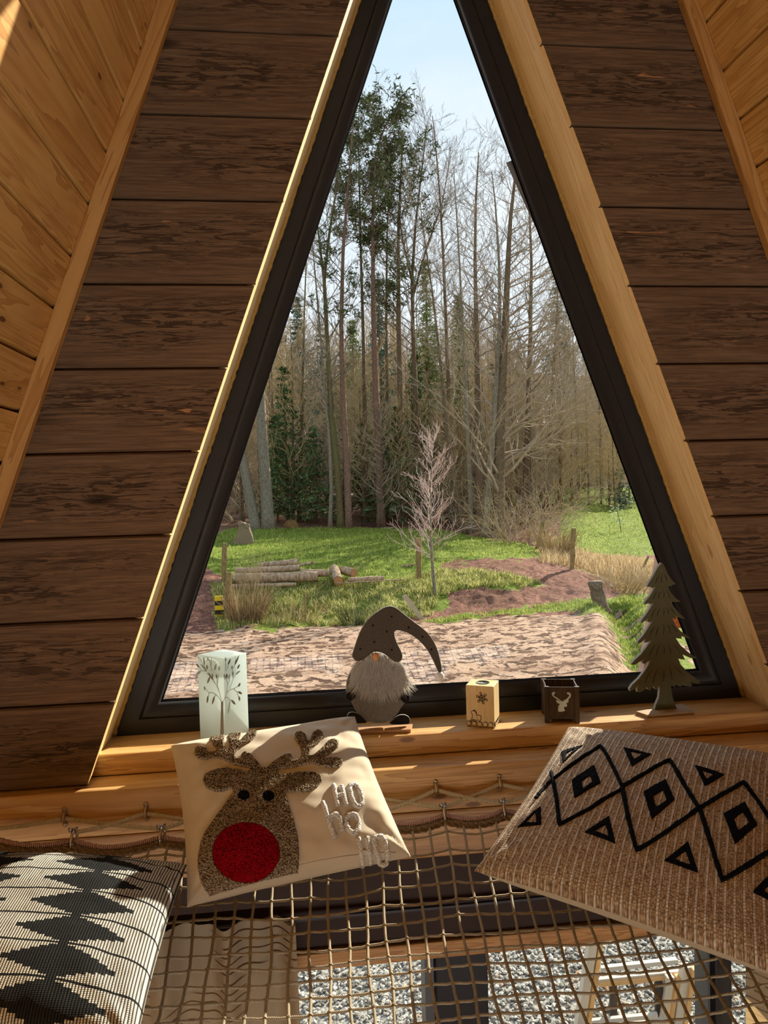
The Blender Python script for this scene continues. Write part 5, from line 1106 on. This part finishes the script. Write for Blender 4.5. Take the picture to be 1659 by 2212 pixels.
M['grassm'] = leafmat('meadow_grass', [(0, (74, 98, 30)), (.6, (140, 160, 62)), (1, (212, 210, 128))]); M['rough'] = leafmat('rough_bank_grass', [(0, (72, 92, 34)), (.45, (150, 160, 76)), (.8, (214, 204, 134)), (1, (240, 230, 180))]); M['dryg'] = leafmat('dry_reed', [(0, (118, 94, 64)), (.5, (184, 158, 114)), (1, (228, 210, 170))])
def scatter(poly, n, yr, xr, seed=1, clump=0):
    rr = random.Random(seed); out = []; tries = 0
    while len(out) < n and tries < n*30:
        tries += 1; x, y = rr.uniform(*xr), rr.uniform(*yr); p = pr((x, y, height(x, y)))
        if pip(p[0], p[1], poly):
            if clump and noise.noise(Vector((x*1.6, y*1.6, 4))) < rr.uniform(-.5, .4): continue
            out.append((x, y))
    return out
blades('lawn_grass', 'short sunlit green lawn between the bank and the wood', 'grass', scatter(lawn, 16000, (23.5, 41), (-7, 12), 1), M['grassm'], .05, .14, .012)
blades('right_lawn_grass', 'short green lawn in the far right meadow', 'grass', scatter(rlawn, 9000, (28, 52), (8, 30), 2), M['grassm'], .06, .14, .014)
blades('bank_grass', 'rough tufted grass on the bank behind the muddy yard', 'grass', scatter(bank, 24000, (20.2, 27), (-4.5, 10), 3, 1), M['rough'], .07, .22, .009, .9)
blades('ditch_grass', 'bright grass along the narrow ditch at the right of the yard', 'grass', scatter([(1290,1310),(1345,1290),(1420,1290),(1440,1500),(1385,1500),(1350,1420),(1325,1350)], 5000, (13, 23), (4, 14), 4, 1)+scatter(stripg, 3000, (19, 23.5), (2, 12), 5, 1), M['grassm'], .05, .16, .007, .8)
blades('dry_reeds', 'tan dry reeds and grass around the old fence posts at the right', 'reeds', scatter([(1165,1215),(1180,1175),(1240,1190),(1300,1208),(1420,1225),(1420,1262),(1330,1255),(1250,1228)], 4200, (22.5, 36), (8, 18), 6), M['dryg'], .15, .5, .009, .7)
def clump(name, label, px, py, Y, n, hmin, hmax, mat, rad, lean=.35, twig=None):
    p = at(px, py, Y); rr = random.Random(int(px)); m_ = MB(); z0_ = height(p.x, Y)-.05
    for k in range(n):
        a = rr.uniform(0, 6.28); r_ = rad*rr.random()**.5; q = Vector((p.x+math.cos(a)*r_, Y+math.sin(a)*r_*.6, z0_)); h_ = rr.uniform(hmin, hmax); d = Vector((math.cos(a)*lean*rr.uniform(.2, 1.4), math.sin(a)*lean, 1)).normalized(); b = q+d*h_*.5+Vector((rr.gauss(0, .03), 0, 0)); e = q+d*h_+Vector((rr.gauss(0, .12), rr.gauss(0, .1), -.05))
        tri_tube(m_, [q, b, e], [.007, .006, .003]); m_.b[-9:] = [rr.random()]*9
    o = m_.build(name, mat, off=(p.x, Y, z0_)); tag(o, label, 'dry plant'); return o
clump('dry_bush', 'pale dry bushy clump beside the two old posts at the left of the yard', 535, 1352, 20.9, 420, .5, 1.35, M['dryg'], .5)
clump('rush_tuft', 'dark green rush tuft at the ditch edge left of the gnome\'s hat', 765, 1350, 20.6, 160, .35, .9, leafmat('rush', [(0, (60, 72, 40)), (.7, (130, 136, 80)), (1, (190, 186, 130))]), .35, .6)
clump('dry_weeds', 'sparse dry stems between the dry bush and the rush tuft', 630, 1350, 20.8, 120, .3, 1.0, M['dryg'], .75, .5)
clump('tall_dry_stalks', 'thin tall dry stalks growing in front of the log pile', 540, 1290, 22.9, 60, .7, 1.6, M['twigt'], .3, .25)
clump('reed_clump', 'bright tan reed clump between the leaning post and the tall post', 1203, 1205, 29, 380, .7, 1.5, M['dryg'], .6, .45)
clump('bramble_bush', 'tangle of grey-brown dry stems at the ditch in the right', 1345, 1260, 24.5, 300, .4, 1.2, M['twigt'], 1.0, .8)
# ------------------------------------------------------------------ posts, logs, fences
M['post'] = barkmat('weathered_post_wood', (96, 80, 50), (168, 146, 100), 6, moss=(116, 112, 60)); M['logm'] = barkmat('bleached_log_wood', (112, 88, 66), (204, 178, 146), 4)
M['logend'] = simple('log_end_grain', (176, 128, 84), .9, .25, 12); M['plank'] = simple('old_grey_plank', (178, 160, 130), .85, .2, 8)
def post(label, base, top, Y, w, name='fence_post', mat='post', group=None):
    a, b = at(*base, Y), at(*top, Y); a.z = min(a.z, height(a.x, Y)+.02)-.15; m_ = MB(); r_ = w/2/F*(Y+1.9); n = 9; pth = [a.lerp(b, i/5) for i in range(6)]
    m_.tube([p+Vector((random.uniform(-.012, .012), 0, 0)) for p in pth], [r_*random.uniform(.9, 1.08) for _ in pth], n); o = m_.build(name, M[mat], smooth=False, off=a); tag(o, label, 'post', group); return o
post('upright weathered fence post right of the log pile, left of the birch', (905,1255), (905,1162), 24, 13)
post('leftmost weathered post, behind the left end of the log pile', (482,1272), (485,1173), 23.6, 11)
post('weathered post standing in front of the left end of the log pile', (489,1332), (494,1236), 21.4, 14)
post('tall thick post standing on the brown earth mound at the right', (1235,1228), (1239,1141), 25.5, 11)
post('leaning dark post at the right edge of the lawn beside the reeds', (1157,1190), (1173,1129), 31, 8)
post('thin post half hidden inside the tan reeds', (1178,1185), (1176,1146), 31, 4)
post('thin short post just left of the tall thick post', (1218,1200), (1218,1157), 30, 5)
post('pale thin post at the foot of the thick alder', (1088,1170), (1089,1123), 35, 5)
post('leaning thin post beyond the reeds near the window\'s right edge', (1381,1230), (1400,1202), 27, 5)
post('thin dry stake standing in the ditch grass behind the yard', (660,1357), (659,1282), 20.7, 4)
# leaning plank by the bank
m_ = MB(); a, b = at(912, 1338, 20.9), at(873, 1286, 21.1); a.z = height(a.x, 20.9)-.02; s_ = Vector((.07, .0, .03)); t_ = Vector((0, .02, 0)); m_.hexa([a-s_-t_, a+s_-t_, a+s_+t_, a-s_+t_], [b-s_-t_, b+s_-t_, b+s_+t_, b-s_+t_]); tag(m_.build('plank', M['plank'], off=a), 'short grey plank leaning on the bank right of the gnome\'s hat', 'plank')
def log(label, pa, pb, Ya, Yb, w, cat='log', name='log', lift=0.):
    A, B = at(*pa, Ya), at(*pb, Yb); r_ = w/2/F*(Ya+1.9); g1, g2 = height(A.x, Ya)+r_*.8, height(B.x, Yb)+r_*.8
    A.z = max(g1, A.z) if lift else A.z; n = 14; pth = [A.lerp(B, i/8) for i in range(9)]; L_ = empty(name, A, label, cat)
    m_ = MB(); m_.tube([p+Vector((0, 0, random.uniform(-.01, .01))) for p in pth], [r_*random.uniform(.92, 1.06) for _ in pth], n, cap=False); m_.build('bark_surface', M['logm'], L_, smooth=True)
    d = (B-A).normalized(); s1 = d.cross(Vector((0, 0, 1))).normalized(); s2 = s1.cross(d)
    for p, sg in ((A, -1), (B, 1)):
        m_ = MB(); m_.add([p+d*sg*.004+(s1*math.cos(2*math.pi*k/n)+s2*math.sin(2*math.pi*k/n))*r_*.98 for k in range(n)], [tuple(range(n))]); m_.build('cut_end', M['logend'], L_)
log('longest bleached log lying in front of the pile', (503,1250), (686,1245), 23.5, 23.7, 22)
log('second bleached log just behind the longest one', (508,1234), (648,1227), 24.1, 24.3, 15)
log('dark-barked log on the far side of the pile', (560,1223), (643,1214), 24.9, 25.0, 15)
log('short log right of the longest one, pale bark', (648,1237), (712,1238), 24.1, 24.0, 16)
log('short stubby log pointing at the viewer in front of the others', (722,1228), (731,1255), 24.6, 23.2, 20)
log('stubby log with dark cut end, rightmost of the thick ones', (740,1232), (765,1238), 24.6, 24.0, 18)
log('thin mossy log lying flat at the right end of the pile', (752,1252), (828,1249), 23.4, 23.6, 10)
log('thin branch lying on the pile\'s right end', (726,1260), (872,1252), 23.2, 23.4, 3, 'branch', 'fallen_branch')
log('low flat log half buried under the longest log', (500,1266), (640,1262), 23.2, 23.3, 9)
log('reddish offcut sticking out behind the pile', (640,1222), (677,1214), 25, 25, 6, 'offcut', 'wood_offcut')
# stump
m_ = MB(); Ys = 20.9; P_ = [at(1286+ (y-1252)*.22+2*math.sin(y), y, Ys) for y in range(1256, 1326, 6)]; P_[-1].z = height(P_[-1].x, Ys)-.1; m_.tube(P_[::-1], [.30, .25, .23, .22, .215, .21, .21, .215, .22, .225, .23, .22][:len(P_)], 14)
m_.v = [(x*1.+.02*math.sin(z*19+x*23), y, z) for x, y, z in m_.v]; tag(m_.build('tree_stump', M['bark'], smooth=True, off=P_[-1]), 'rough grey tree stump leaning left at the ditch corner', 'stump')
# excavator bucket
bk = empty('excavator_bucket', at(520, 1182, 33), 'rusty grey excavator bucket lying on the lawn at the left', 'excavator bucket'); zk = zc(400, 1000, 1659/560)
shell = [(268,530),(300,505),(325,470),(340,430),(345,392),(352,380),(372,380),(400,395),(412,420),(430,470),(436,505),(420,530)]
pl = [(lambda q: (q.x, q.z))(at(*zk(p), 33)) for p in shell]; rust = simple('rusty_bucket_steel', (132, 116, 92), .6, .3, 3, .3, .2)
for yy, nm in ((32.75, 'side_plate'), (33.6, 'side_plate')):
    m_ = MB(); m_.prism(pl, XZ, yy, yy+.04); m_.build(nm, rust, bk)
m_ = MB(); k = 6; n_ = len(pl[:k]); m_.add([(x, yy, z) for x, z in pl[:k] for yy in (32.75, 33.64)], [(2*i, 2*i+1, 2*i+3, 2*i+2) for i in range(k-1)]); m_.add([(x, yy, z) for x, z in pl[6:11] for yy in (32.75, 33.64)], [(2*i, 2*i+1, 2*i+3, 2*i+2) for i in range(4)]); m_.build('bucket_shell', simple('dark_bucket_inside', (92, 78, 66), .7, .3, 3), bk)
for q in ((350,386),(398,402)):
    m_ = MB(); c = at(*zk(q), 32.7); vs = [(c.x+rr*math.cos(2*math.pi*i/14), yy, c.z+rr*math.sin(2*math.pi*i/14)) for yy in (32.68, 32.80) for rr in (.11,) for i in range(14)]; m_.add(vs, [(i, (i+1) % 14, 14+(i+1) % 14, 14+i) for i in range(14)]+[tuple(range(14))]); m_.build('pivot_eye', rust, bk)
# mossy mound / boulder at the wood edge
m_ = MB(); c = at(629, 1132, 41); vs = []
for i in range(9):
    for k in range(16):
        th = math.pi*i/16; ph = 2*math.pi*k/16; rr = 1+.12*math.sin(k*2.3+i); vs.append((c.x+.42*rr*math.sin(math.pi/2-th+.0)*math.cos(ph) if 0 else c.x+.42*rr*math.cos(th)*math.cos(ph), 41+.4*rr*math.cos(th)*math.sin(ph), height(c.x, 41)-.05+.42*rr*math.sin(th)))
m_.add(vs, [(i*16+k, i*16+(k+1) % 16, (i+1)*16+(k+1) % 16, (i+1)*16+k) for i in range(8) for k in range(16)]); tag(m_.build('mossy_mound', barkmat('moss_rock', (92, 60, 44), (150, 120, 70)), smooth=True, off=(c.x, 41, height(c.x, 41))), 'low round mossy brown mound at the edge of the wood, left', 'mound')
# small staked sapling in the right lawn
sp_ = at(1342, 1150, 38); root = empty('lawn_sapling', (sp_.x, 38, height(sp_.x, 38)), 'tiny pale-leaved sapling planted in the far right lawn', 'tree'); m_ = MB(); zz = height(sp_.x, 38); m_.tube([(sp_.x, 38, zz), (sp_.x-.1, 38, zz+.8), (sp_.x-.35, 38, zz+1.6)], [.025, .02, .01], 6); m_.build('trunk', M['bark'], root)
m_ = MB(); rr_ = random.Random(4)
for k in range(46): tuftcards(m_, rr_, Vector((sp_.x-.1+rr_.gauss(0, .2)-.2*(k/46), 38+rr_.gauss(0, .2), zz+.45+1.1*k/46)), .1, 2, .08)
m_.build('leaves', leafmat('silvery_leaves', [(0, (120, 150, 100)), (1, (206, 222, 186))]), root)
# chain-link fence at the right
fe = empty('chain_link_fence', at(1250, 1065, 51), 'low wire mesh fence in front of the trees at the far right', 'fence'); m_ = MB(); a, b = at(1168, 1062, 51), at(1400, 1062, 51); nn_ = int((b.x-a.x)/.22)
for k in range(nn_):
    for sgn in (1, -1):
        x0 = a.x+k*.22; p = Vector((x0, 51, height(x0, 51)+.1)); q = Vector((x0+sgn*.8, 51, height(x0, 51)+.95)); tri_tube(m_, [p, q], [.010, .010])
m_.build('wire_mesh', simple('yellowish_wire', (190, 176, 116), .7), fe)
for px in (1180, 1245, 1315, 1350):
    p = at(px, 1062, 51); m_ = MB(); g0 = height(p.x, 51); m_.tube([(p.x, 51.05, g0-.2), (p.x, 51.05, g0+(2.1 if px == 1315 else 1.1))], .05, 6); m_.build('post', M['post'], fe)
# wire fence panel near the left edge
wf = empty('wire_fence_panel', at(380, 1490, 13.8), 'thin wire mesh fence across the mud at the lower left of the window', 'fence'); m_ = MB(); a, b = at(300, 1500, 13.8), at(436, 1500, 13.8)
for k in range(13): x = a.x+(b.x-a.x)*k/12; tri_tube(m_, [Vector((x, 13.8, height(x, 13.8)-.05)), Vector((x, 13.8, .62))], [.0022, .0022])
for z in np.arange(.02, .63, .1): tri_tube(m_, [Vector((a.x, 13.8, z)), Vector((b.x, 13.8, z))], [.0022, .0022])
m_.build('wire_mesh', simple('galv_wire', (120, 112, 104), .6), wf); m_ = MB(); m_.tube([(a.x, 13.8, -.2), (a.x, 13.8, .9)], .04, 8); m_.build('post', M['post'], wf)
# yellow-black marker
m_ = MB(); p = at(474, 1336, 21.6)
for k in range(5): m_.box(p.x-.12, p.x+.12, 21.55, 21.7, height(p.x, 21.6)-.1+k*.14, height(p.x, 21.6)+.04+k*.14, k % 2)
tag(m_.build('yellow_black_marker', [simple('signal_yellow', (236, 200, 40), .5), simple('marker_black', (30, 28, 26), .6)], off=(p.x, 21.6, height(p.x, 21.6))), 'yellow and black striped marker beside the front left post', 'marker')
# old metal trough / debris by the wood edge
m_ = MB(); p = at(805, 1135, 41.5); g0 = height(p.x, 41.5); m_.box(p.x-.6, p.x+.5, 41.2, 41.9, g0-.05, g0+.03); m_.box(p.x-.6, p.x-.55, 41.2, 41.9, g0, g0+.45); m_.box(p.x-.6, p.x+.5, 41.85, 41.9, g0, g0+.25)
tag(m_.build('metal_trough', simple('dark_rusty_iron', (60, 42, 36), .8), off=(p.x, 41.5, g0)), 'dark rusty trough lying at the wood edge behind the lawn', 'trough')
log('fallen thin trunk on the leaf litter right of the trough', (820,1142), (850,1140), 41.2, 41.3, 4, 'log', 'fallen_log')
log('short pale stick on the lawn left of the upright post', (868,1224), (900,1218), 26, 26, 5, 'branch', 'fallen_branch')
# exterior flashing and boards outside the pane
m_ = MB(); Yf = .36; L_ = [(1094,352),(1112,392),(1130,432),(1152,480),(1180,540),(1210,610),(1245,700)]; Rr = [(1112,350),(1142,400),(1170,450),(1200,510),(1228,570),(1250,640),(1275,720)]
vs = []; 
for (a, b) in zip(L_, Rr):
    p, q = at(*a, Yf), at(*b, Yf); mdl = (p+q)/2+Vector((0, -.012, 0)); vs += [p, mdl, q]
m_.add(vs, [(3*i+k, 3*i+k+1, 3*i+k+4, 3*i+k+3) for i in range(len(L_)-1) for k in range(2)])
o = m_.build('roof_flashing', simple('grey_metal_flashing', (112, 108, 104), .45, .08, 40, .05, .3), smooth=True); sm = o.modifiers.new('s', 'SOLIDIFY'); sm.thickness = .004; tag(o, 'curved grey metal flashing outside along the window\'s upper right edge', 'flashing')
m_ = MB(); Yb = .62; a, b = at(1384, 1490, Yb), at(1429, 1180, Yb); w_ = .085
m_.hexa([a, a+Vector((w_, 0, 0)), a+Vector((w_, .04, 0)), a+Vector((0, .04, 0))], [b, b+Vector((w_, 0, 0)), b+Vector((w_, .04, 0)), b+Vector((0, .04, 0))]); o = m_.build('exterior_batten', simple('pinkish_planed_wood', (206, 170, 148), .7, .08, 20)); tag(o, 'pinkish wooden board outside the glass behind the felt fir tree', 'board')
m_ = MB(); a = at(1470, 1338, .5); m_.box(a.x-.05, a.x+.012, .5, .56, a.z-.03, a.z+.018); o = m_.build('orange_wood_block', pine('orange_wood', 0, (224, 150, 76), (206, 130, 58), (170, 96, 40)), bevel=.006); tag(o, 'orange wooden beam end outside, showing between the felt fir branches', 'beam end')
# garden bench frame on the gravel, pale planks and dark legs
bn = empty('garden_bench', at(1380, 2130, 6.), 'pale wooden bench frame with slanted plank sides outside on the gravel', 'bench'); bn.location.z = .02
zq = zc(1200, 1980, 1659/459); whitew = simple('pale_planed_plank', (216, 204, 186), .7, .08, 10); orw = simple('orange_plank_edge', (226, 180, 120), .7, .1, 10); dml = simple('dark_metal_leg', (62, 58, 56), .6)  # pale plank faces, orange plank edges, dark legs
def slab(name, quad, z, th, mt):
    q = [atz(*zq(p), z) for p in quad]; m_ = MB(); m_.hexa([p-Vector((0, 0, th)) for p in q], q); return m_.build(name, [mt], bn, bevel=.003)
def legp(name, pa, pb, za, zb_, w, mt, th=.05):
    a, b = atz(*zq(pa), za), atz(*zq(pb), zb_); d = Vector((w, 0, 0)); e = Vector((0, th, 0)); m_ = MB(); m_.hexa([a-d, a+d, a+d+e, a-d+e], [b-d, b+d, b+d+e, b-d+e]); return m_.build(name, mt, bn, bevel=.003)
legp('side_plank', (318,90), (195,880), .90, .02, .030, whitew, .06); legp('side_plank', (378,88), (262,880), .90, .02, .015, orw, .06)
legp('side_plank', (1035,400), (955,900), .60, .02, .030, whitew, .06); legp('side_plank', (1095,420), (1010,900), .60, .02, .015, orw, .06)
legp('side_plank', (905,480), (830,900), .50, .02, .026, whitew, .05); legp('side_plank', (965,480), (895,900), .50, .02, .014, orw, .05)
slab('seat_slat', [(350,378),(930,312),(960,338),(352,404)], .62, .03, whitew); slab('seat_slat', [(345,458),(950,388),(1055,420),(335,494)], .50, .03, whitew); slab('seat_edge', [(335,492),(1058,419),(1060,448),(338,522)], .485, .03, orw)
slab('lower_slat', [(285,790),(790,738),(800,765),(280,815)], .25, .03, whitew); slab('lower_slat', [(275,830),(830,780),(850,806),(270,850)], .2, .03, whitew)
legp('metal_leg', (455,530), (460,900), .46, .0, .024, dml, .03); legp('metal_leg', (810,505), (818,900), .46, .0, .026, dml, .03)
# ------------------------------------------------------------------ light
w = bpy.data.worlds.new('world'); SC.world = w; w.use_nodes = True; nt_ = w.node_tree; nt_.nodes.clear()
wo = nt_.nodes.new('ShaderNodeOutputWorld'); bg = nt_.nodes.new('ShaderNodeBackground'); tc = nt_.nodes.new('ShaderNodeTexCoord'); sx = nt_.nodes.new('ShaderNodeSeparateXYZ'); nt_.links.new(tc.outputs['Generated'], sx.inputs[0])
rp_ = nt_.nodes.new('ShaderNodeValToRGB'); e = rp_.color_ramp.elements; e[0].position = 0.; e[0].color = (.35, .33, .28, 1); e[1].position = 1.; e[1].color = (.22, .42, .80, 1)
for p, c in ((.02, (.88, .92, .97, 1)), (.35, (.80, .90, 1., 1)), (.60, (.56, .78, 1., 1))): x = e.new(p); x.color = c
cn = nt_.nodes.new('ShaderNodeTexNoise'); mp = nt_.nodes.new('ShaderNodeMapping'); mp.inputs['Scale'].default_value = (1.2, 1.2, 4); nt_.links.new(tc.outputs['Generated'], mp.inputs[0]); nt_.links.new(mp.outputs[0], cn.inputs['Vector']); cn.inputs['Scale'].default_value = 2.2; cn.inputs['Detail'].default_value = 6
cr = nt_.nodes.new('ShaderNodeMapRange'); cr.inputs[1].default_value = .40; cr.inputs[2].default_value = .70; cr.inputs[4].default_value = .75; nt_.links.new(cn.outputs['Fac'], cr.inputs[0])
mxw = nt_.nodes.new('ShaderNodeMix'); mxw.data_type = 'RGBA'; nt_.links.new(cr.outputs[0], mxw.inputs[0]); nt_.links.new(sx.outputs['Z'], rp_.inputs[0]); nt_.links.new(rp_.outputs[0], mxw.inputs[6]); mxw.inputs[7].default_value = (.93, .96, 1., 1)
nt_.links.new(mxw.outputs[2], bg.inputs[0]); bg.inputs[1].default_value = 1.12; nt_.links.new(bg.outputs[0], wo.inputs[0])
def light(kind, name, loc, rot_dir, energy, color, size=None, size_y=None):
    l = bpy.data.lights.new(name, kind); l.energy = energy; l.color = color; o = bpy.data.objects.new(name, l); COL.objects.link(o); o.location = loc; o.rotation_euler = Vector(rot_dir).to_track_quat('-Z', 'Y').to_euler()
    if size: l.shape = 'RECTANGLE'; l.size = size; l.size_y = size_y or size
    return l
sun = light('SUN', 'sun', (20, 20, 20), (-1.04, -1., -.76), 11.0, (1., .90, .74)); sun.angle = .0093
light('AREA', 'rear_fill_light', (0, -4.9, 1.55), (0, 1, .30), 96, (.97, .97, .97), 3.4, 1.5)  # added fill lamp for the interior; the back wall has no window
SC.view_settings.view_transform = 'Standard'; SC.view_settings.look = 'None'; SC.view_settings.exposure = 0; SC.view_settings.gamma = 1
cy = SC.cycles; cy.use_denoising = True; cy.use_adaptive_sampling = True; cy.adaptive_threshold = .045; cy.adaptive_min_samples = 12; cy.max_bounces = 6; cy.diffuse_bounces = 2; cy.glossy_bounces = 2; cy.transmission_bounces = 4; cy.transparent_max_bounces = 6; cy.sample_clamp_indirect = 6; cy.caustics_reflective = False; cy.caustics_refractive = False
